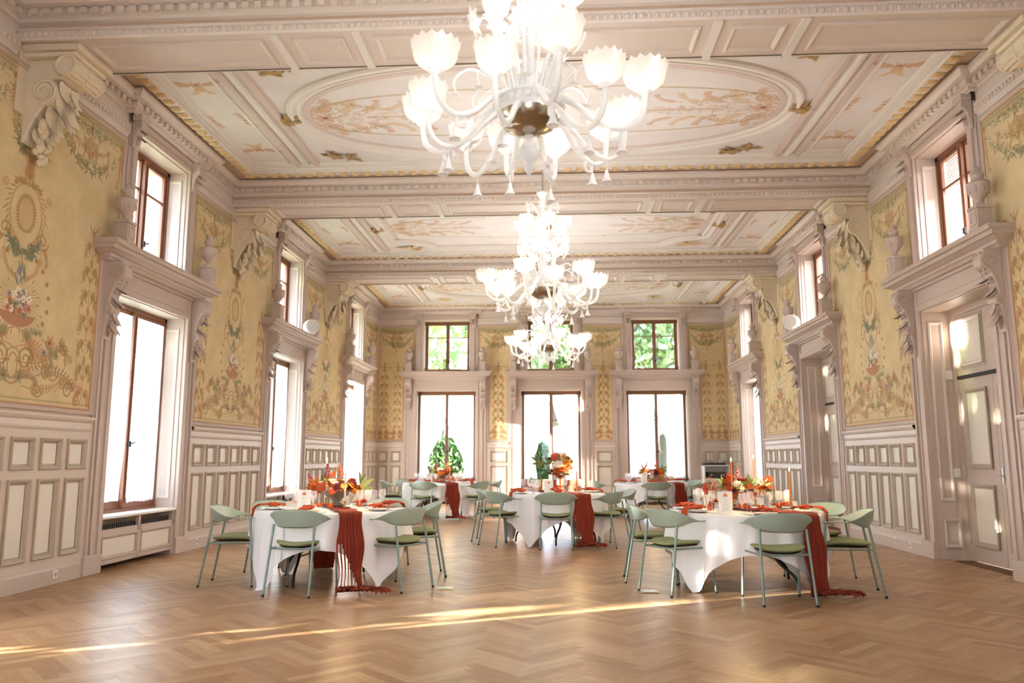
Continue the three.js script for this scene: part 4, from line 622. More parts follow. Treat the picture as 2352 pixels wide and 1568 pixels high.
function chandelierInto(o) {
  // y measured from the hub of the main ring
  M('suspension_rod', [rod([0, 1.28, 0], [0, 2.37, 0], 0.012), rod([0, -0.1, 0], [0, 1.28, 0], 0.022)], mSteel, o);
  M('ceiling_rose', [lathe([[0, 2.39], [0.13, 2.39], [0.12, 2.36], [0.05, 2.32], [0.02, 2.29], [0, 2.29]], 20)], mGilt, o);
  M('crown_cup', [lathe([[0.03, 1.06], [0.055, 1.1], [0.035, 1.15], [0.045, 1.2], [0.075, 1.25], [0.085, 1.28], [0.03, 1.26]], 18)], mMurano, o);
  M('stem_baluster', [lathe([[0.03, 0.12], [0.07, 0.16], [0.08, 0.2], [0.045, 0.26], [0.04, 0.5], [0.06, 0.56], [0.085, 0.62], [0.06, 0.68], [0.045, 0.78], [0.07, 0.84], [0.095, 0.9], [0.06, 0.98], [0.03, 1.06]], 18)], mMurano, o);
  M('hub', [lathe([[0.03, 0.12], [0.16, 0.1], [0.21, 0.06], [0.22, 0.0], [0.2, -0.03]], 28), [...Array(24)].map((_, k) => ball(0.025, Math.cos(k * 0.2618) * 0.215, 0.02, Math.sin(k * 0.2618) * 0.215, 1, 1, 1, 7, 5))], mMurano, o);
  M('mirror_dish', [lathe([[0.2, -0.03], [0.19, -0.07], [0.15, -0.12], [0.08, -0.155], [0.03, -0.165], [0, -0.166]], 30)], mMirror, o);
  M('bottom_finial', [lathe([[0, -0.16], [0.03, -0.165], [0.018, -0.2], [0.05, -0.24], [0.075, -0.28], [0.05, -0.32], [0.02, -0.35], [0.03, -0.38], [0.012, -0.42], [0, -0.44]], 16), [...Array(6)].map((_, k) => place(flowerGeo, { s: 0.6 }).rotateZ(2.0).translate(0.06, -0.25, 0).rotateY(k * 1.047))], mMurano, o);
  const lamp = (x, y, z, e) => { const l = new THREE.PointLight(new THREE.Color().setRGB(1, 0.985, 0.96), LAMP * e, 0, 2); l.position.set(x, y, z); l.castShadow = true; l.shadow.radius = 1.2; l.name = 'bulb_lamp'; o.add(l); };
  const armGeo = join([taperTube([[0.18, 0.03, 0], [0.3, -0.06, 0], [0.44, -0.2, 0], [0.57, -0.25, 0], [0.67, -0.19, 0], [0.70, -0.08, 0], [0.70, -0.03, 0]], [0.024, 0.021, 0.02, 0.019, 0.018], 22, 8), lathe([[0.012, -0.05], [0.04, -0.035], [0.045, -0.025], [0.02, -0.015]], 12).translate(0.70, 0, 0)]);
  for (let k = 0; k < 12; k++) {
    const a = k / 12 * Math.PI * 2 + 0.2618, arm = M('arm', armGeo, mMurano, o), ya = k % 2 ? 0.05 : -0.03, k2r = k % 2 ? 1.06 : 0.92; arm.rotation.y = a; arm.position.y = ya; arm.scale.set(k2r, 1, k2r);
    const b = M('glass_bowl', bowlGeo, mShadeGlass, arm); b.position.set(0.70, -0.02, 0);
    const u = M('bulb', bulbGeo, mBulb, arm); u.position.set(0.70, 0.05, 0); lamp(Math.cos(a) * 0.7 * k2r, 0.05 + ya, -Math.sin(a) * 0.7 * k2r, 1);
    const d = M('glass_drop', dropGeo, mMurano, arm); d.position.set(0.56, -0.265, 0);
    if (k % 2) { const r = new THREE.TorusGeometry(0.035, 0.011, 6, 14); M('glass_ring', cached('cring', () => r), mMurano, arm).position.set(0.52, -0.28, 0); } else { const f = M('glass_flower', flowerGeo, mMurano, arm); f.position.set(0.4, -0.2, 0.02); f.rotation.z = 2.6; }
  }
  const leafStem = join([taperTube([[0.12, 0.1, 0], [0.17, 0.3, 0], [0.2, 0.46, 0], [0.28, 0.56, 0], [0.34, 0.52, 0]], [0.011, 0.009, 0.007], 16, 6), place(bigFlower, { rz: -2.0, p: [0.35, 0.52, 0] })]);
  for (let k = 0; k < 12; k++) { const s = M('flower_stem', leafStem, mMurano, o); s.rotation.y = k / 12 * 6.283 + 0.4; s.scale.setScalar(k % 3 ? 0.9 : 1.05); }
  const curl = join([taperTube([[0.17, 0.06, 0], [0.26, 0.2, 0], [0.38, 0.26, 0], [0.48, 0.18, 0], [0.47, 0.1, 0]], [0.013, 0.01, 0.007], 16, 6), place(flowerGeo, { s: 0.8, rz: 3.0, p: [0.47, 0.09, 0] })]);
  for (let k = 0; k < 14; k++) { const s = M('glass_curl', curl, mMurano, o); s.rotation.y = k / 14 * 6.283 + 0.2; s.scale.setScalar(k % 2 ? 1 : 0.8); }
  const upArm = join([taperTube([[0.06, 0.5, 0], [0.14, 0.54, 0], [0.24, 0.6, 0], [0.3, 0.7, 0], [0.3, 0.78, 0]], [0.015, 0.013, 0.012], 16, 7)]);
  for (let k = 0; k < 6; k++) { const a = k / 6 * 6.283 + 0.3, arm = M('upper_arm', upArm, mMurano, o); arm.rotation.y = a; M('glass_bowl', smallBowl, mShadeGlass, arm).position.set(0.3, 0.78, 0); M('bulb', bulbGeo, mBulb, arm).position.set(0.3, 0.84, 0); lamp(Math.cos(a) * 0.3, 0.84, -Math.sin(a) * 0.3, 0.22); const f = M('glass_flower', flowerGeo, mMurano, arm); f.position.set(0.22, 0.66, 0.05); }
  const topLeaf = join([taperTube([[0.05, 0.95, 0], [0.1, 1.04, 0], [0.17, 1.1, 0], [0.22, 1.07, 0]], [0.01, 0.008, 0.005], 10, 6), place(flowerGeo, { s: 0.7, rz: -1.6, p: [0.22, 1.07, 0] })]);
  for (let k = 0; k < 6; k++) M('top_curl', topLeaf, mMurano, o).rotation.y = k / 6 * 6.283;
}
const HUBY = 3.508;
const ch = thing('chandelier', 'white blown glass chandelier with scalloped bowls and silvered dish, hung nearest the oval ceiling painting', 'chandelier', null, [CX + 0.015, HUBY, BAY[0]]);
chandelierInto(ch);
dup(ch, 'white blown glass chandelier hanging under the oval ceiling painting', null, [CX + 0.015, HUBY, BAY[1]], 0.5);
dup(ch, 'white blown glass chandelier hanging in the bay of the scalloped ceiling frame', null, [CX + 0.015, HUBY, BAY[2]], 1.1);
// ================================================================ CHAIRS
function makeChair() {
  const o = new THREE.Group(); o.name = 'armchair';
  for (const s of [-1, 1]) {
    const f = M('leg', [rod([s * 0.272, 0.012, -0.25], [s * 0.258, 0.69, -0.205], 0.0115, 0.0125)], mLeg, o); M('foot_cap', [rod([s * 0.2722, 0, -0.251], [s * 0.272, 0.02, -0.25], 0.013, 0.013)], mBlack, f);
    const r = M('leg', [rod([s * 0.236, 0.012, 0.30], [s * 0.215, 0.67, 0.185], 0.0115, 0.0125)], mLeg, o); M('foot_cap', [rod([s * 0.2362, 0, 0.302], [s * 0.236, 0.02, 0.30], 0.013, 0.013)], mBlack, r);
    M('side_rail', [rod([s * 0.262, 0.44, -0.222], [s * 0.224, 0.44, 0.225], 0.009)], mLeg, o);
  }
  M('cross_rail', [rod([-0.262, 0.44, -0.2], [0.262, 0.44, -0.2], 0.009)], mLeg, o); M('cross_rail', [rod([-0.224, 0.44, 0.2], [0.224, 0.44, 0.2], 0.009)], mLeg, o);
  // shell: one ribbon from arm tip round the back to the other arm tip
  const N = 48, K = 10, pos = [], idx = [];
  for (let i = 0; i <= N; i++) {
    const t = -1 + 2 * i / N, a = Math.abs(t), s = Math.sign(t);
    const ang = Math.min(1, a / 0.62), bx_ = a < 0.62 ? Math.sin(ang * Math.PI / 2) * 0.285 : 0.285 - (a - 0.62) / 0.38 * 0.02, bz = a < 0.62 ? 0.245 * Math.cos(ang * Math.PI / 2) ** 0.9 + 0.0 : -0.245 * (a - 0.62) / 0.38;
    const back = 1 - sstep(0.12, 0.78, a), width = 0.05 + 0.135 * back, tilt = (0.04 + 0.96 * (1 - sstep(0.3, 0.72, a))) * 1.36, y = 0.698 + 0.028 * back, th = 0.006 + 0.002 * back;
    const nx = a < 0.62 ? Math.sin(ang * Math.PI / 2) : 1, nz = a < 0.62 ? Math.cos(ang * Math.PI / 2) : 0, l = Math.hypot(nx, nz), ox = s * nx / l, oz = nz / l;   // outward in plan
    const ct = Math.cos(tilt), st = Math.sin(tilt);
    for (let k = 0; k < K; k++) { const q = k / K * 6.283, u = Math.cos(q) * width / 2, v = Math.sin(q) * th, r = u * ct * (0.6 + 0.4 * (1 - back)) + v * st + u * st * 0.22, h = u * st - v * ct; pos.push(s * bx_ + ox * r, y + h, bz + oz * r); }
  }
  for (let i = 0; i < N; i++) for (let k = 0; k < K; k++) { const a = i * K + k, b = i * K + (k + 1) % K, c = a + K, d = b + K; idx.push(a, b, c, b, d, c); }
  for (const e of [0, N]) for (let k = 1; k + 1 < K; k++) idx.push(e * K, e * K + k, e * K + k + 1);
  const g = new THREE.BufferGeometry(); g.setAttribute('position', new THREE.Float32BufferAttribute(pos, 3)); g.setIndex(idx); g.computeVertexNormals();
  M('back_shell', [g], mSage, o);
  // seat: saddle-shaped pad on a dark pan
  const sg = (y0, th, k) => { const n = 22, m = 10, p = [], ix = []; for (let j = 0; j <= m; j++) for (let i = 0; i <= n; i++) { const a = i / n * 6.283, lat = j / m * Math.PI, rr = Math.sin(lat) ** 0.45, sx = Math.sign(Math.cos(a)) * Math.abs(Math.cos(a)) ** 0.72 * 0.235 * k * rr, sz = Math.sign(Math.sin(a)) * Math.abs(Math.sin(a)) ** 0.72 * 0.225 * k * rr; p.push(sx, y0 + Math.cos(lat) * th + sx * sx * 0.55 - Math.max(0, -sz - 0.12) * 0.12, sz); } for (let j = 0; j < m; j++) for (let i = 0; i < n; i++) { const a = j * (n + 1) + i, b = a + n + 1; ix.push(a, a + 1, b, b, a + 1, b + 1); } const q = new THREE.BufferGeometry(); q.setAttribute('position', new THREE.Float32BufferAttribute(p, 3)); q.setIndex(ix); q.computeVertexNormals(); return q; };
  M('seat', [sg(0.475, 0.024, 1)], mSeat, o); M('seat_pan', [sg(0.447, 0.012, 0.86)], mBlack, o);
  return o;
}
const protoChair = makeChair();
function chairAt(x, z, fx, fz, label, group) { const o = dup(protoChair, 'sage armchair, olive seat, ' + label, group, [x, 0, z], Math.atan2(-fx, -fz)); o.userData.category = 'chair'; return o; }
const TBL = [
  { k: 'ivory candle', x: -2.45, z: -8.62, r: 0.8, cloth: 0.12, run: 0.42, chairs: [[-3.42, -8.4, 1, -0.12, 'its back to the near curtained window'], [-3.25, -9.22, 0.8, 0.55, 'its back to the radiator cover'], [-2.545, -7.9, 0.15, -0.99, 'its back to the open parquet at the ivory candle table'], [-1.66, -8.22, -0.85, -0.52, 'beside the floor socket at the ivory candle table'], [-1.6, -9.12, -0.95, 0.25, 'facing the near window across the ivory candle table'], [-2.15, -9.72, -0.2, 1, 'facing the open parquet across the ivory candle table']] },
  { k: 'orange candles', x: 1.97, z: -8.58, r: 0.78, cloth: -0.1, run: 0.5, chairs: [[1.03, -8.86, 1, 0.05, 'half hidden behind another chair at the orange candle table'], [1.19, -8.15, 0.82, -0.57, 'over the floor socket at the orange candle table'], [2.05, -7.66, -0.05, -1, 'its back to the open parquet at the orange candle table'], [2.86, -8.17, -0.97, -0.22, 'its back to the double door, arm in the sun'], [2.9, -9.15, -0.8, 0.55, 'its back to the panelled wainscot of the door wall']] },
  { k: 'tall bouquet', x: -0.03, z: -12.68, r: 0.78, cloth: 0.3, run: 0.45, chairs: [[-0.82, -12.22, 0.78, -0.62, 'turned in at the tall bouquet table, window side'], [-1.05, -12.98, 1, 0.08, 'half hidden at the tall bouquet table, window side'], [-0.02, -11.9, 0, -1, 'its back to the open parquet at the tall bouquet table'], [0.72, -12.2, -0.85, -0.5, 'turned in at the tall bouquet table, door side'], [1.0, -13.0, -0.95, 0.25, 'half hidden at the tall bouquet table, door side']] },
  { k: 'hedge window', x: -2.66, z: -18.1, r: 0.84, cloth: 0.05, run: 0.4, chairs: [[-3.72, -17.85, 1, -0.15, 'pale, its back to the wainscot at the hedge window table'], [-3.55, -18.75, 0.8, 0.6, 'by the corner at the hedge window table'], [-2.9, -17.25, 0.08, -1, 'back to the tall bouquet table, hedge window table'], [-1.78, -17.6, -0.85, -0.5, 'turned in beside the runner of the hedge window table'], [-1.55, -18.45, -0.97, 0.2, 'half hidden at the hedge window table']] },
  { k: 'cabinet window', x: 2.12, z: -18.15, r: 0.82, cloth: -0.06, run: 0.6, chairs: [[1.08, -18.1, 1, 0.02, 'facing the cabinet across the last table'], [2.12, -17.22, 0, -1, 'its back to the orange candle table, cabinet window table'], [3.05, -18.75, -0.9, 0.4, 'pale, nearest the white cabinet'], [3.1, -17.7, -0.92, -0.36, 'turned in beside the white cabinet table']] },
];
// ================================================================ TABLES, CLOTHS, RUNNERS
const TOP = 0.75;
function clothGeo(R, half, seed) {
  const na = 144, pos = [], idx = [], uv = [], fl = 8, dr = 20, n2 = fl + dr, q = rng(seed), ph = q() * 6.28;
  for (let i = 0; i <= na; i++) {
    const a = i / na * Math.PI * 2, c = Math.cos(a), s = Math.sin(a), mx = Math.max(Math.abs(c), Math.abs(s)), rb = Math.min(half / mx, R + TOP + 0.1), corner = sstep(0.93, 0.72, mx);
    for (let j = 0; j <= n2; j++) {
      let r, y, sag = 0; if (j <= fl) { r = R * 0.985 * j / fl; y = TOP + 0.012; }
      else { const d = (rb - R) * (j - fl) / dr, e = Math.min(1, d / 0.03), k = d * d * 0.55 + d * 0.1; const fold = (Math.sin(a * 13 + ph) * 0.5 + Math.sin(a * 21 + 1.3 * ph) * 0.3) * Math.min(1, d * 2.2) * 0.066 * (1 - corner * 0.3) - corner * d * 0.06 + Math.sin(a * 29 + ph * 2) * 0.012 * Math.min(1, d * 3) ;
        r = R + 0.012 * e + 0.1 * d * (1 - corner * 0.25) + fold; y = TOP + 0.012 - Math.max(0, d - 0.012) * 0.985; if (y < 0.006) { r += (0.006 - y) * 0.8; y = 0.006 + Math.abs(Math.sin(a * 40)) * 0.006; } }
      pos.push(Math.cos(a) * r, y, Math.sin(a) * r); uv.push(a, r);
    }
  }
  for (let i = 0; i < na; i++) for (let j = 0; j < n2; j++) { const a = i * (n2 + 1) + j, b = a + n2 + 1; idx.push(a, a + 1, b, b, a + 1, b + 1); }
  const g = new THREE.BufferGeometry(); g.setAttribute('position', new THREE.Float32BufferAttribute(pos, 3)); g.setAttribute('uv', new THREE.Float32BufferAttribute(uv, 2)); g.setIndex(idx); g.computeVertexNormals(); return join([g]);
}
// runner: strip over the table along local z, falling at +z to a heap on the floor and at -z behind
function runnerGeo(R, wid, seed, lean, open) {
  const path = [], q = rng(seed), W = 22, pos = [], idx = [], uv = [], st = [];
  for (let k = 0; k <= 14; k++) path.push([R + 0.16 + 0.5 * (1 - k / 14) ** 1.5, 0.012 + 0.03 * Math.abs(Math.sin(k * 1.3)), (1 - k / 14)]);          // heap on the floor
  for (let k = 1; k <= 16; k++) { const y = 0.02 + (TOP - 0.02) * k / 16; path.push([R + 0.15 - 0.075 * k / 16, y, 0]); }
  path.push([R + 0.035, TOP + 0.03, 0]); for (let k = 0; k <= 14; k++) path.push([R - 0.03 - 2 * (R - 0.03) * k / 14, TOP + 0.026, 0]);
  path.push([-R - 0.035, TOP + 0.03, 0]); for (let k = 1; k <= 12; k++) path.push([-R - 0.07 - 0.09 * k / 12, TOP - (TOP - 0.012) * k / 12, 0]); path.push([-R - 0.3, 0.014, 0]);
  const P = path.length; let len = 0;
  for (let i = 0; i < P; i++) {
    const [z, y, heap] = path[i]; if (i) len += Math.hypot(z - path[i - 1][0], y - path[i - 1][1]); const flat = y > TOP + 0.01 && Math.abs(z) < R, ww = wid * (flat ? 0.78 + 0.2 * Math.sin(i * 1.7) : 0.92 + 0.1 * Math.sin(i * 0.6)) * (1 - heap * 0.45);
    for (let j = 0; j <= W; j++) { const u = j / W - 0.5, pl = Math.sin(j * 2.1 + Math.sin(i * 0.5) * 0.9 + q() * 0.4), amp = flat ? 0.012 : 0.016; let x = u * ww + lean * heap * 0.28 * Math.sin(heap * 1.6) + (heap > 0 ? 0.02 * Math.sin(i * 2 + j) : 0); const zz = z + (flat ? 0 : pl * amp) - heap * 0.3, yy = y + (flat ? Math.abs(pl) * amp : heap > 0 ? Math.abs(pl) * 0.03 + 0.022 * Math.abs(Math.sin(j * 0.7 + i)) : 0); pos.push(x, yy, zz); uv.push(u * 1.5, len * 1.2); }
  }
  for (let i = 0; i + 1 < P; i++) for (let j = 0; j < W; j++) { const y = path[i][1], fr = i > 14 && i < 15 + 9 && open; if (fr && j < W * open * (1 - (i - 15) / 11) && (j % 3) !== 0) continue; const a = i * (W + 1) + j, b = a + W + 1; idx.push(a, a + 1, b, b, a + 1, b + 1); }
  const g = new THREE.BufferGeometry(); g.setAttribute('position', new THREE.Float32BufferAttribute(pos, 3)); g.setAttribute('uv', new THREE.Float32BufferAttribute(uv, 2)); g.setIndex(idx); g.computeVertexNormals(); return join([g]);
}
function foldingTable(o, R) {
  const top = new THREE.CylinderGeometry(R - 0.004, R - 0.004, 0.03, 48); top.translate(0, TOP - 0.016, 0); M('tabletop', [top], mat('table_laminate', '#d9d2c6'), o);
  for (const s of [-1, 1]) for (const t of [-1, 1]) { const l = M('leg', [tube([[s * 0.3, TOP - 0.03, t * 0.18], [s * 0.34, 0.5, t * 0.2], [s * 0.36, 0.3, t * 0.28], [s * 0.42, 0.14, t * 0.44], [s * 0.43, 0.0145, t * 0.46]], 0.014, 18, 8)], mBlack, o); M('brace', [rod([s * 0.36, 0.3, t * 0.28], [s * 0.1, 0.36, t * 0.1], 0.009)], mSteel, l); }
  for (const s of [-0.34, 0.34]) M('leg_stretcher', [rod([s, 0.5, -0.2], [s, 0.5, 0.2], 0.01)], mBlack, o);
}
// ---------------------------------------------------------------- tableware, one of each
const wineGeo = join([lathe([[0, 0.002], [0.034, 0.002], [0.034, 0.004], [0.008, 0.01], [0.004, 0.03], [0.004, 0.09], [0.012, 0.1], [0.03, 0.118], [0.039, 0.145], [0.039, 0.165], [0.031, 0.215], [0.030, 0.215], [0.0365, 0.165], [0.0365, 0.146], [0.028, 0.121], [0, 0.103]], 18)]);
const waterGeo = join([lathe([[0, 0.002], [0.028, 0.002], [0.034, 0.02], [0.037, 0.1], [0.035, 0.1], [0.032, 0.02], [0, 0.012]], 18)]);
const plateGeo = join([lathe([[0, 0.002], [0.07, 0.002], [0.085, 0.006], [0.132, 0.016], [0.134, 0.019], [0.128, 0.019], [0.085, 0.011], [0.07, 0.008], [0, 0.007]], 32)]);
function napkinGeo(seed, hang) {
  const R = rng(seed), g = []; const ribbon = (pts, wid) => { const c = new THREE.CatmullRomCurve3(pts.map((p) => V(...p))), n = 14, pos = [], idx = []; for (let i = 0; i <= n; i++) { const p = c.getPoint(i / n), w = wid * (0.55 + 0.6 * Math.sin(i / n * 2.6)); for (let j = 0; j <= 6; j++) { const u = j / 6 - 0.5; pos.push(p.x + u * w, p.y + 0.012 * Math.sin(j * 2.4 + i * 0.8) + 0.008, p.z + 0.01 * Math.sin(j * 1.9 + i)); } } for (let i = 0; i < n; i++) for (let j = 0; j < 6; j++) { const a = i * 7 + j; idx.push(a, a + 7, a + 1, a + 1, a + 7, a + 8); } const q = new THREE.BufferGeometry(); q.setAttribute('position', new THREE.Float32BufferAttribute(pos, 3)); q.setIndex(idx); q.computeVertexNormals(); return q; };
  const k = new THREE.TorusKnotGeometry(0.03, 0.017, 40, 7, 2, 3); k.rotateX(Math.PI / 2); k.scale(1.2, 0.8, 1); k.translate(0, 0.034, 0); g.push(k);
  g.push(ribbon([[0, 0.03, 0], [-0.05 + R() * 0.03, 0.028, -0.06], [-0.03, 0.016, -0.13]], 0.1));
  g.push(hang ? ribbon([[0, 0.03, 0], [0.02, 0.03, 0.08], [0.03, 0.022, 0.15], [0.03, -0.02, 0.198], [0.02, -0.13, 0.212]], 0.1) : ribbon([[0, 0.03, 0], [0.05, 0.026, 0.05], [0.09, 0.014, 0.1]], 0.1));
  return join(g);
}
const napA = napkinGeo(3, true), napB = napkinGeo(8, false);
const knifeGeo = join([rbx(-0.008, 0.008, 0.001, 0.005, -0.1, 0.02, 0.002, 1), rbx(-0.006, 0.006, 0.001, 0.006, 0.02, 0.1, 0.002, 1)]);
const forkGeo = join([rbx(-0.004, 0.004, 0.001, 0.004, -0.03, 0.1, 0.001, 1), rbx(-0.011, 0.011, 0.001, 0.004, -0.05, -0.03, 0.001, 1), [-0.009, -0.003, 0.003, 0.009].map((x) => bx(x - 0.0014, x + 0.0014, 0.001, 0.004, -0.095, -0.05))]);
function petalBloom(r, rings, col) {     // a many-petalled flower
  const lf = leafGeo(r, r * 0.62, -0.35, 3), g = [ball(r * 0.22, 0, r * 0.1, 0, 1, 0.8, 1, 7, 5)]; for (let k = 0; k < rings; k++) { const n = 6 + k * 2, s = 0.45 + 0.55 * k / Math.max(1, rings - 1), tilt = 0.35 + 1.05 * k / Math.max(1, rings - 1); for (let i = 0; i < n; i++) g.push(place(lf, { s, rx: tilt }).rotateY(i / n * 6.283 + k * 0.4)); } return join(g);
}
const fmat = { white: mat('petal_white', '#f2e6d8', { roughness: 0.8 }), peach: mat('petal_peach', '#e9ad7c', { roughness: 0.8 }), rust: mat('petal_rust', '#b95a26', { roughness: 0.8 }), wine: mat('petal_wine', '#5a1a28', { roughness: 0.8 }), coral: mat('petal_coral', '#d2603f', { roughness: 0.8 }), gold: mat('petal_gold', '#d98a2e', { roughness: 0.8 }), leaf: mat('leaf_green', '#66743f', { roughness: 0.7 }), plum: mat('plume_mauve', '#8f5560', { roughness: 0.9 }) };
const blA = petalBloom(0.06, 4), blB = petalBloom(0.045, 3), sprayLeaf = leafGeo(0.11, 0.032, 0.3, 4);
function plumeGeo(seed) { const R = rng(seed), g = [tube([[0, 0, 0], [0.01, 0.08, 0.01], [0.03, 0.17, 0]], 0.003, 8, 5)]; for (let k = 0; k < 26; k++) { const t = 0.3 + 0.7 * R(); g.push(ball(0.006 + 0.009 * (1 - t) + 0.003, 0.03 * t + (R() - 0.5) * 0.05 * (1.2 - t), 0.17 * t, (R() - 0.5) * 0.05 * (1.2 - t), 1, 1.3, 1, 5, 4)); } return join(g); }
const plume = plumeGeo(12);
function bouquet(o, spec, seed) {       // spec: [kind, colour, x, y, z, scale]
  const R = rng(seed);
  for (const [kind, col, x, y, z, s] of spec) {
    const m = M(kind === 'leaf' ? 'leaf' : kind === 'plume' ? 'plume' : 'blossom', kind === 'a' ? blA : kind === 'b' ? blB : kind === 'plume' ? plume : cached('sprig', () => join([sprayLeaf, place(sprayLeaf, { rz: 0.7, s: 0.8 }), place(sprayLeaf, { rz: -0.7, s: 0.8 })])), fmat[col], o);
    m.position.set(x, y, z); m.scale.setScalar(s); const d = Math.hypot(x, z) || 0.01; m.rotation.set(Math.min(0.9, d * 5) * z / d + (R() - 0.5) * 0.3, R() * 6.28, -Math.min(0.9, d * 5) * x / d + (R() - 0.5) * 0.3);
    if (kind !== 'leaf') M('stem', [rod([0, -0.012, 0], [0, -0.07 / s, 0], 0.0035 / s, 0.0035 / s, 5)], fmat.leaf, m);
  }
}
function taperCandle(x, z, y, h, col, label, group) {
  const o = thing('taper_candle', label, 'candle', group, [x, y, z]);
  M('holder', [lathe([[0, 0], [0.034, 0], [0.035, 0.005], [0.01, 0.012], [0.009, 0.05], [0.015, 0.055], [0.015, 0.07], [0.011, 0.07]], 16)], mBrass, o);
  M('candle', [lathe([[0, 0.055], [0.0105, 0.055], [0.0095, 0.055 + h], [0, 0.058 + h]], 12)], mat('candle_wax', col, { roughness: 0.6 }), o);
  M('wick', [rod([0, 0.055 + h, 0], [0.001, 0.067 + h, 0], 0.0015)], mBlack, o);
  const f = M('flame', [lathe([[0, 0], [0.006, 0.008], [0.008, 0.018], [0.005, 0.034], [0, 0.048]], 10)], mFlame, o); f.position.y = 0.062 + h;
  const l = new THREE.PointLight(new THREE.Color().setRGB(1, 0.7, 0.35), 0.05, 0, 2); l.position.y = 0.08 + h; l.castShadow = true; l.shadow.radius = 0.3; l.name = 'flame_lamp'; o.add(l);
}
function tealight(x, z, y, label, group) {
  const o = thing('tealight', label, 'tealight', group, [x, y, z]);
  M('cup', [lathe([[0, 0.002], [0.024, 0.002], [0.033, 0.02], [0.034, 0.05], [0.032, 0.05], [0.03, 0.02], [0, 0.008]], 16)], mAmber, o); M('wax', [lathe([[0, 0.024], [0.027, 0.024], [0.027, 0.01], [0, 0.01]], 14)], mat('tealight_wax', '#f0e0c4'), o);
  const f = M('flame', [lathe([[0, 0], [0.005, 0.006], [0.004, 0.018], [0, 0.028]], 8)], mFlame, o); f.position.y = 0.026;
}
const protoWine = M('wine_glass', wineGeo, mClear), protoWater = M('water_glass', waterGeo, mClear), protoPlate = M('plate', plateGeo, mChina), protoKnife = M('knife', knifeGeo, mSteel), protoFork = M('fork', forkGeo, mSteel);
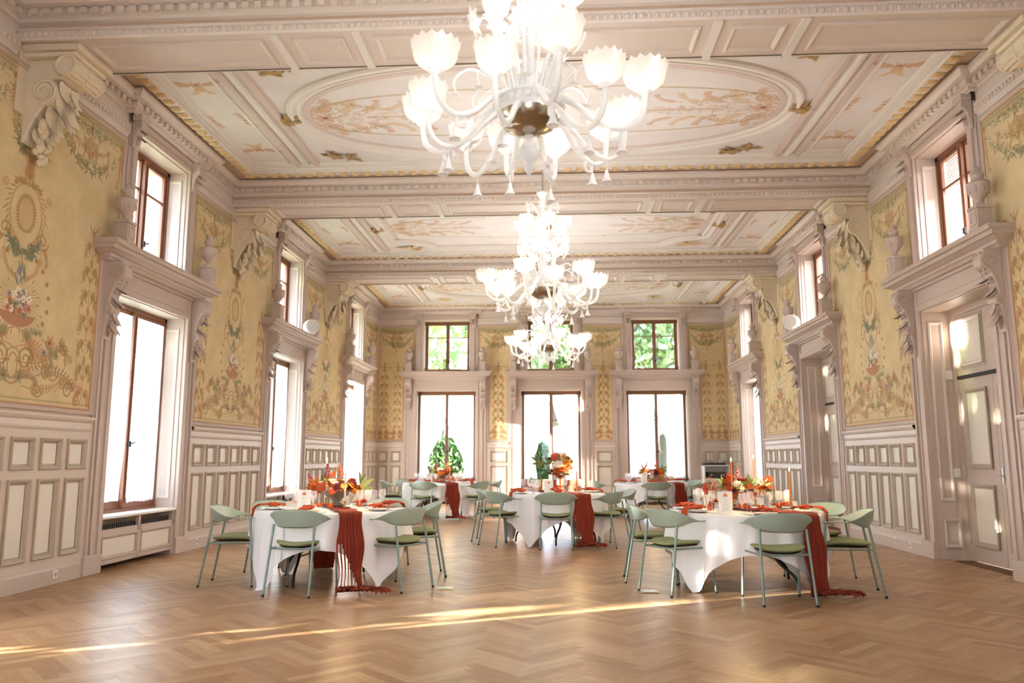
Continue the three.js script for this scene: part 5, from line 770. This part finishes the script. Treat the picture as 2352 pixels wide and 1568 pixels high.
TBL.forEach((t, ti) => {
  const near = `${t.k} table`, Y = TOP + 0.0135;
  const o = thing('banquet_table', ['round folding table with curved black legs under a white cloth, ivory candle', 'round folding table with curved black legs under a white cloth, orange candles', 'round folding table under a white cloth, tall bouquet', 'round folding table under a white cloth before the hedge window', 'round folding table under a white cloth beside the white cabinet'][ti], 'table', null, [t.x, 0, t.z], 0.4 + ti);
  foldingTable(o, t.r);
  const c = M('tablecloth', clothGeo(t.r, 1.16, 100 + ti * 7), mLinen); tag(c, `white square cloth draped over the ${near}`, 'tablecloth', null); c.position.set(t.x, 0, t.z); c.rotation.y = t.cloth;
  const r = M('table_runner', runnerGeo(t.r, ti < 2 ? 0.27 : 0.34, 200 + ti, ti < 2 ? 1 : 0.6, [0.75, 0, 0.3, 0.5, 0][ti]), mRunner); tag(r, ['rust gauze runner with loose open threads, on the ivory candle table', 'rust gauze runner trailing on the parquet, orange candle table', 'rust gauze runner falling to the floor, tall bouquet table', 'rust gauze runner with open weave, hedge window table', 'rust gauze runner on the table beside the cabinet'][ti], 'runner', null); const off = [0.05, 0.06, 0.04, 0.02, 0.03][ti]; r.position.set(t.x + off * Math.cos(t.run), 0, t.z - off * Math.sin(t.run)); r.rotation.y = t.run;
  t.chairs.forEach(([x, z, fx, fz, l]) => chairAt(x, z, fx, fz, l, `chairs at the ${near}`));
  // a setting before every chair, and one or two between
  const R = rng(300 + ti), spots = t.chairs.map(([x, z]) => Math.atan2(z - t.z, x - t.x)); for (let k = 0; k < 2 && spots.length < 7; k++) { const s = [...spots].sort((a, b) => a - b); let best = 0, at = 0; s.forEach((a, i) => { const b = i + 1 < s.length ? s[i + 1] : s[0] + 6.283; if (b - a > best) { best = b - a; at = (a + b) / 2; } }); if (best > 1.5) spots.push(at); }
  const full = [[0.02, -0.06, 0.2], [[-0.22, -0.26, -0.1, -0.2, -0.2][ti], [0.32, 0.34, 0.42, 0.4, 0.4][ti], 0.08], [0.08, 0.38, 0.035], [0.33, 0.14, 0.035], [-0.08, 0.24, 0.035], ...(ti === 1 ? [[-0.36, 0.05, 0.05]] : ti === 2 ? [[-0.3, 0.1, 0.06]] : []), ...[[[0.2, 0.26], [-0.2, -0.4]], [[-0.12, 0.02], [0.22, -0.4], [0.42, 0.25]], [[0.34, 0.2]], [[0.22, 0.1]], [[0.05, 0.1]]][ti].map(([x, z]) => [x, z, 0.036])].map(([x, z, q]) => [t.x + x, t.z + z, q]);
  const onRunner = (x, z, q) => { const dx = x - r.position.x, dz = z - r.position.z; return Math.abs(dx * Math.cos(t.run) - dz * Math.sin(t.run)) < (ti < 2 ? 0.135 : 0.17) + q; };
  const free = (x, z, q) => !onRunner(x, z, q) && full.every(([a, b, c]) => Math.hypot(a - x, b - z) > c + q + 0.004) && Math.hypot(x - t.x, z - t.z) < t.r - 0.05;
  spots.forEach((a, i) => {
    const ca = Math.cos(a), sa = Math.sin(a), q = t.r - 0.17, px = t.x + ca * q, pz = t.z + sa * q, turn = Math.PI / 2 - a, side = ['door wall side', 'door wall and parquet corner', 'open parquet side', 'window wall and parquet corner', 'window wall side', 'window wall and end wall corner', 'end wall side', 'door wall and end wall corner'][(Math.round(a / (Math.PI / 4)) + 16) % 8];
    const put = (proto, cat, label, dx, dr, yy, tw = 0) => { const m = dup(proto, label, `${cat === 'wine glass' ? 'wine glasses' : cat === 'water glass' ? 'water glasses' : cat === 'knife' ? 'knives' : cat + 's'} on the ${near}`, [px + ca * dr - sa * dx, yy, pz + sa * dr + ca * dx], turn + tw); m.userData.category = cat; return m; };
    const lift = onRunner(px, pz, 0.14) ? 0.03 : 0; full.push([px, pz, 0.135]); put(protoPlate, 'plate', `white china plate on the ${near}, ${side}`, 0, 0, Y + lift);
    const hang = (i + ti) % 2 === 0, n = M('napkin', hang ? napA : napB, mNapkin); tag(n, `rust napkin knotted on its plate, ${near}, ${side}`, 'napkin', `napkins on the ${near}`); n.position.set(px, Y + 0.02 + lift, pz); n.rotation.y = turn + (hang ? 0 : (R() - 0.5) * 2);
    put(protoKnife, 'knife', `steel knife on the ${near}, ${side}`, 0.165, 0.02, Y + lift); put(protoFork, 'fork', `steel fork on the ${near}, ${side}`, -0.165, 0.02, Y + lift);
    const seat = (proto, cat, label, q, dx0, dr0) => { for (const [ex, er] of [[0, 0], [0.05, 0.02], [-0.06, -0.02], [0.1, 0], [-0.12, 0], [0.02, -0.06], [-0.2, 0.02], [-0.28, 0.03], [0.16, 0.02]]) { const dx = dx0 + ex, dr = dr0 + er, x = px + ca * dr - sa * dx, z = pz + sa * dr + ca * dx; if (!free(x, z, q)) continue; full.push([x, z, q]); return put(proto, cat, label, dx, dr, Y); } };
    for (const [dx, dr] of [[0.1, -0.2], [0.17, -0.13], [0.01, -0.235]]) { const g = seat(protoWine, 'wine glass', `stemmed wine glass on the ${near}, ${side}`, 0.042, dx, dr); if (g) g.scale.setScalar(0.92 + R() * 0.12); }
    seat(protoWater, 'water glass', `straight water glass on the ${near}, ${side}`, 0.038, 0.24, -0.2);
  });
  // menu card in a clear stand
  const mc = thing('menu_card', `white menu card with an orange leaf on the ${near}`, 'menu card', null, [t.x + [-0.22, -0.26, -0.1, -0.2, -0.2][ti], Y, t.z + [0.32, 0.34, 0.42, 0.4, 0.4][ti]], 0.1); const pl = new THREE.PlaneGeometry(0.14, 0.2); pl.translate(0, 0.112, 0.0046); M('print', [pl], mCard, mc); M('card', [rbx(-0.071, 0.071, 0.01, 0.214, -0.004, 0.004, 0.002, 1)], mWhite, mc); M('stand', [rbx(-0.075, 0.075, 0, 0.01, -0.035, 0.035, 0.003)], mClear, mc);
  const bowl = (x, z, yy, k) => { const v = thing('flower_bowl', '', 'flowers', null, [x, Y + 0.014, z]); return v; };
  const YR = Y + 0.03;
  if (ti !== 2) {
    const v = thing('flower_arrangement', ['low bowl of wine, rust and white flowers on the ivory candle table', 'amber vase of orange blooms and white dahlias, orange candle table', '', 'low bowl of autumn flowers on the hedge window table', 'low bowl of autumn flowers on the table beside the cabinet'][ti], 'flowers', null, [t.x + 0.02, YR, t.z - 0.06]);
    M('bowl', [lathe([[0, 0], [0.06, 0], [0.07, 0.008], [0.03, 0.03], [0.05, 0.06], [0.11, 0.1], [0.12, 0.13], [0.112, 0.13], [0.1, 0.105], [0.03, 0.07], [0, 0.066]], 20)], ti === 1 ? mAmber : mat('bowl_grey', '#7d776a'), v);
    bouquet(v, ti === 1 ? [['a', 'white', -0.06, 0.2, 0.08, 1.1], ['a', 'rust', -0.14, 0.24, 0, 1.1], ['b', 'rust', -0.1, 0.28, -0.05, 1.2], ['b', 'wine', -0.1, 0.15, 0.1, 1], ['a', 'white', 0.14, 0.22, 0.04, 1], ['b', 'rust', 0.22, 0.24, -0.02, 1.1], ['a', 'peach', 0.2, 0.17, 0.08, 1], ['b', 'gold', 0.12, 0.17, 0.1, 1], ['leaf', 'leaf', 0.05, 0.18, 0.08, 1.3], ['leaf', 'leaf', -0.02, 0.16, -0.1, 1.3], ['plume', 'plum', -0.02, 0.2, -0.06, 0.9], ['b', 'coral', 0.04, 0.19, -0.12, 1]] : [['a', 'white', -0.04, 0.22, 0.03, 1.15], ['a', 'wine', 0.05, 0.18, 0.1, 1.25], ['b', 'wine', 0.1, 0.14, 0.12, 1.1], ['a', 'gold', 0.16, 0.18, 0.05, 1.1], ['b', 'gold', 0.2, 0.13, 0.09, 1.1], ['b', 'rust', 0.12, 0.22, -0.04, 1.2], ['b', 'gold', -0.13, 0.19, 0.04, 0.9], ['leaf', 'rust', -0.12, 0.2, -0.04, 1.4], ['leaf', 'leaf', 0.2, 0.2, -0.05, 1.4], ['leaf', 'leaf', 0.24, 0.16, 0.04, 1.3], ['leaf', 'leaf', -0.2, 0.16, 0.05, 1.2], ['plume', 'plum', -0.1, 0.22, 0.01, 1], ['plume', 'plum', -0.2, 0.16, -0.02, 0.9], ['plume', 'coral', 0.06, 0.24, -0.02, 0.8], ['b', 'coral', 0.0, 0.14, 0.13, 1]], 40 + ti);
    { const q = rng(90 + ti), sp = []; for (let k = 0; k < 16; k++) { const a = q() * 6.283, rr = 0.05 + 0.13 * Math.sqrt(q()); sp.push([q() < 0.4 ? 'a' : 'b', (ti === 1 ? ['rust', 'white', 'peach', 'coral', 'rust', 'gold'] : ['wine', 'gold', 'rust', 'white', 'coral', 'gold'])[k % 6], Math.cos(a) * rr * 1.25, 0.12 + 0.13 * (1 - rr / 0.2) + q() * 0.03, Math.sin(a) * rr, 0.8 + q() * 0.4]); } for (let k = 0; k < 6; k++) { const a = q() * 6.283; sp.push(['leaf', k % 2 ? 'leaf' : 'rust', Math.cos(a) * 0.17, 0.14 + q() * 0.05, Math.sin(a) * 0.14, 1.1]); } bouquet(v, sp, 95 + ti); }
    v.scale.setScalar(1.2);
  }
  if (ti === 1) { const v = thing('bud_vase', 'slim vase with one branch of upright orange leaves', 'vase', null, [t.x - 0.36, Y, t.z + 0.05]); M('bottle', [lathe([[0, 0.002], [0.03, 0.002], [0.034, 0.02], [0.03, 0.06], [0.012, 0.09], [0.011, 0.13], [0.014, 0.14], [0.012, 0.14], [0, 0.02]], 14)], mAmber, v); bouquet(v, [['b', 'rust', 0, 0.34, 0, 0.9], ['b', 'rust', 0.01, 0.28, 0.01, 1], ['b', 'coral', -0.02, 0.22, 0.02, 0.9], ['leaf', 'rust', 0.03, 0.18, 0, 1.2], ['leaf', 'coral', -0.04, 0.17, 0, 1.2], ['plume', 'coral', -0.05, 0.14, 0.02, 0.8]], 61); }
  if (ti === 2) {
    const v = thing('flower_arrangement', 'tall bouquet of peach, coral and wine blooms on a clear stand', 'flowers', null, [t.x + 0.08, YR, t.z - 0.06]);
    M('stand', [lathe([[0, 0], [0.09, 0], [0.09, 0.006], [0.014, 0.012], [0.012, 0.2], [0.05, 0.21], [0.09, 0.25], [0.085, 0.25], [0.045, 0.216], [0, 0.212]], 18)], mAmber, v);
    const R2 = rng(71), sp = []; for (let k = 0; k < 26; k++) { const a = R2() * 6.283, h = R2(), rr = 0.06 + 0.17 * Math.sqrt(R2()) * Math.sin(0.4 + h * 2.4); sp.push([R2() < 0.55 ? 'a' : 'b', ['peach', 'coral', 'wine', 'white', 'rust', 'peach', 'gold'][k % 7], Math.cos(a) * rr, 0.27 + h * 0.3, Math.sin(a) * rr, 1.1 + R2() * 0.5]); } for (let k = 0; k < 10; k++) { const a = R2() * 6.283; sp.push(['leaf', 'leaf', Math.cos(a) * 0.16, 0.24 + R2() * 0.26, Math.sin(a) * 0.16, 1.4]); } for (let k = 0; k < 4; k++) sp.push(['leaf', 'leaf', -0.2 - k * 0.06, 0.3 + k * 0.07, 0.02, 1.6]);
    bouquet(v, sp, 72);
    const s = thing('bud_vase', 'small white posy in a clear vase beside the tall bouquet', 'vase', null, [t.x - 0.3, Y, t.z + 0.1]); M('bottle', [lathe([[0, 0.002], [0.035, 0.002], [0.038, 0.06], [0.03, 0.12], [0.028, 0.12], [0, 0.02]], 14)], mClear, s); bouquet(s, [['a', 'white', 0, 0.19, 0, 1.1], ['leaf', 'leaf', 0.05, 0.15, 0, 1.1], ['leaf', 'leaf', -0.05, 0.15, 0, 1.1]], 62);
  }
  const C = [[[0.2, 0.26, 0.3, '#efe2d2', 'single ivory taper candle burning on the runner'], [-0.2, -0.4, 0.42, '#f2e9dd', 'tall white taper candle behind the low wine flowers']], [[-0.12, 0.02, 0.42, '#e0702c', 'orange taper candle beside the upright orange leaves'], [0.22, -0.4, 0.45, '#e8a06a', 'pale orange taper candle behind the dahlias'], [0.42, 0.25, 0.32, '#ea8c34', 'orange taper candle lit by the sun at the runner']], [[0.34, 0.2, 0.26, '#e58a3c', 'orange taper candle beside the tall bouquet']], [[0.22, 0.1, 0.3, '#e8905a', 'taper candle on the hedge window table']], [[0.05, 0.1, 0.3, '#e8905a', 'taper candle on the table beside the cabinet']]][ti];
  for (const [dx, dz, h, col, l] of C) taperCandle(t.x + dx, t.z + dz, YR, h, col, l);
  [[0.08, 0.38], [0.33, 0.14], [-0.08, 0.24]].forEach(([dx, dz]) => tealight(t.x + dx, t.z + dz, YR, `amber glass tealight on the ${near}`, `tealights on the ${near}`));
});
// ================================================================ GARDEN
const garden = struct('garden_ground', 'sunlit lawn outside the windows', 'ground');
M('lawn', [bx(-60, 60, -0.6, -0.3, -80, 40)], mat('lawn', '#858d68', { roughness: 1 }), garden);
const mLeafG = mat('tree_leaves', '#7d9160', { roughness: 0.7, transmission: 0.35, thickness: 0 }), mBark = mat('bark', '#514a42', { roughness: 0.95 });
const leafQuad = join([leafGeo(1, 0.7, 0.2, 2)]);
function foliage(o, n, fn, s0, s1, seed, m = mLeafG) { const R = rng(seed), im = new THREE.InstancedMesh(leafQuad, m, n), q = new THREE.Object3D(), c = new THREE.Color(); for (let i = 0; i < n; i++) { const p = fn(R); q.position.set(...p); q.rotation.set(R() * 6.28, R() * 6.28, R() * 6.28); q.scale.setScalar(s0 + (s1 - s0) * R()); q.updateMatrix(); im.setMatrixAt(i, q.matrix); im.setColorAt(i, c.setRGB(0.75 + R() * 0.5, 0.8 + R() * 0.4, 0.7 + R() * 0.4)); } im.name = 'foliage'; im.userData.kind = 'stuff'; im.castShadow = true; o.add(im); }
function tree(x, z, h, r, n, label, seed, low = 0.35, tr = 0.2, ls = 0.3, clumps = 70) {
  const o = thing('garden_tree', label, 'tree', null, [x, -0.3, z]);
  M('trunk', [taperTube([[0, 0, 0], [0.05, h * 0.3, 0.03], [-0.04, h * 0.55, 0], [0.05, h * 0.85, 0.05]], [tr, tr * 0.8, tr * 0.55, tr * 0.2], 16, 10), [...Array(5)].map((_, k) => taperTube([[0, h * (0.4 + k * 0.07), 0], [Math.cos(k * 2.4) * r * 0.35, h * (0.55 + k * 0.07), Math.sin(k * 2.4) * r * 0.35], [Math.cos(k * 2.4) * r * 0.7, h * (0.62 + k * 0.07), Math.sin(k * 2.4) * r * 0.7]], [tr * 0.4, tr * 0.25, tr * 0.08], 8, 6))], mBark, o);
  const K = rng(seed * 13 + 1), cl = [...Array(clumps)].map(() => { const a = K() * 6.283, t = K(), y = h * (low + (1.05 - low) * t), q = r * Math.sqrt(K()) * Math.sin(0.35 + t * 2.55); return [Math.cos(a) * q, y, Math.sin(a) * q, 0.45 + K() * 0.5]; });
  foliage(o, n, (R) => { const k = cl[Math.floor(R() * clumps)], a = R() * 6.283, e = R() * 2 - 1, q = k[3] * Math.cbrt(R()), w = Math.sqrt(1 - e * e); return [k[0] + Math.cos(a) * q * w, k[1] + e * q * 0.7, k[2] + Math.sin(a) * q * w]; }, ls, ls * 1.9, seed);
}
function hedge(x, z, w, h, d, label, seed, turn = 0, n = 6500) { const o = thing('hedge', label, 'hedge', null, [x, -0.3, z], turn); M('stems', [[...Array(7)].map((_, k) => rod([(k / 6 - 0.5) * w * 0.8, 0, 0], [(k / 6 - 0.5) * w * 0.86, h * 0.7, 0.05], 0.03, 0.015, 6))], mBark, o); foliage(o, n, (R) => { const u = R() * 2 - 1, v = R(), e = R() * 2 - 1; return [u * w / 2 * (1 - 0.12 * v * v), h * v * (1 - 0.12 * u * u) + 0.05, e * d / 2]; }, 0.14, 0.26, seed, mat('hedge_leaves', '#42642a', { roughness: 0.6, transmission: 0.25, thickness: 0 })); }
hedge(-3.5, -31, 3.6, 2.4, 1.4, 'clipped green hedge seen through the end wall window', 1);
hedge(-0.95, -34, 1.3, 2.25, 1.0, 'small clipped shrub beside the trunk behind the middle window', 2);
tree(0.0, -32, 11, 4.2, 2600, 'large garden tree with trunk behind the middle end wall window', 3, 0.45, 0.4, 0.28);
tree(-5.5, -37, 9, 3.4, 1800, 'leafy garden tree behind the hedge', 4, 0.42, 0.22, 0.28);
tree(4.6, -35, 9.5, 3.6, 2000, 'leafy garden tree behind the window beside the cabinet', 5, 0.42, 0.22, 0.28);
tree(-7.2, -30.5, 10, 3.6, 2600, 'leafy garden tree at the window wall side of the hedge', 14, 0.3, 0.24, 0.3);
tree(2.9, -31, 10, 3.4, 2600, 'leafy garden tree between trunk and cabinet window', 15, 0.34, 0.24, 0.3);
tree(8, -32, 10, 3.6, 2600, 'leafy garden tree beyond the cabinet corner', 16, 0.3, 0.24, 0.3);
// the row of trees on the window side that breaks up the low sun
tree(-21, -14.2, 13, 3.6, 5200, 'tall garden tree with a high crown outside the last side window', 17, 0.56, 0.26, 0.36, 90);
tree(-17, -5.2, 11, 4.0, 4600, 'broad garden tree outside the near curtained window', 6, 0.16, 0.3, 0.36, 150);
tree(-20, -8.9, 12, 4.6, 5200, 'broad garden tree outside the window with the speaker', 7, 0.4, 0.3, 0.34, 90);
tree(-18, 3.4, 11, 4.6, 3600, 'broad garden tree outside the garden door', 48, 0.37, 0.3, 0.3, 110);
hedge(-10, -2.0, 4.5, 1.95, 0.9, 'loose hedge outside the garden door', 9, Math.PI / 2, 2600);
// the neighbouring wing that stands close behind the door wall
{
  const o = thing('neighbouring_wing', 'pale plastered wing of the house seen through the upper door wall windows', 'building', null, [9.4, -0.3, -10]);
  M('wall', [bx(0, 0.5, 0, 9.5, -16, 14)], mat('wing_render', '#d9d4d2', { roughness: 0.9 }), o); M('eaves', [bx(-0.5, 0.6, 9.5, 9.75, -16.3, 14.3), bx(-0.25, 0.6, 9.2, 9.5, -16.1, 14.1)], mat('wing_eaves', '#a79a8c', { roughness: 0.8 }), o);
  for (const z of [-11.5, -6.3, -1.1, 4.1, 9.3]) { const w = M('window_frame', [bx(-0.04, 0.02, 4.2, 6.4, z - 0.62, z - 0.52), bx(-0.04, 0.02, 4.2, 6.4, z + 0.52, z + 0.62), bx(-0.04, 0.02, 6.3, 6.4, z - 0.62, z + 0.62), bx(-0.08, 0.02, 4.1, 4.2, z - 0.68, z + 0.68), bx(-0.03, 0.01, 4.2, 6.3, z - 0.03, z + 0.03)], mWhite, o); M('pane', [bx(-0.015, 0.01, 4.2, 6.3, z - 0.52, z + 0.52)], mat('wing_glass', '#5d6670', { roughness: 0.08 }), w); }
}
renderer.render(scene, camera);
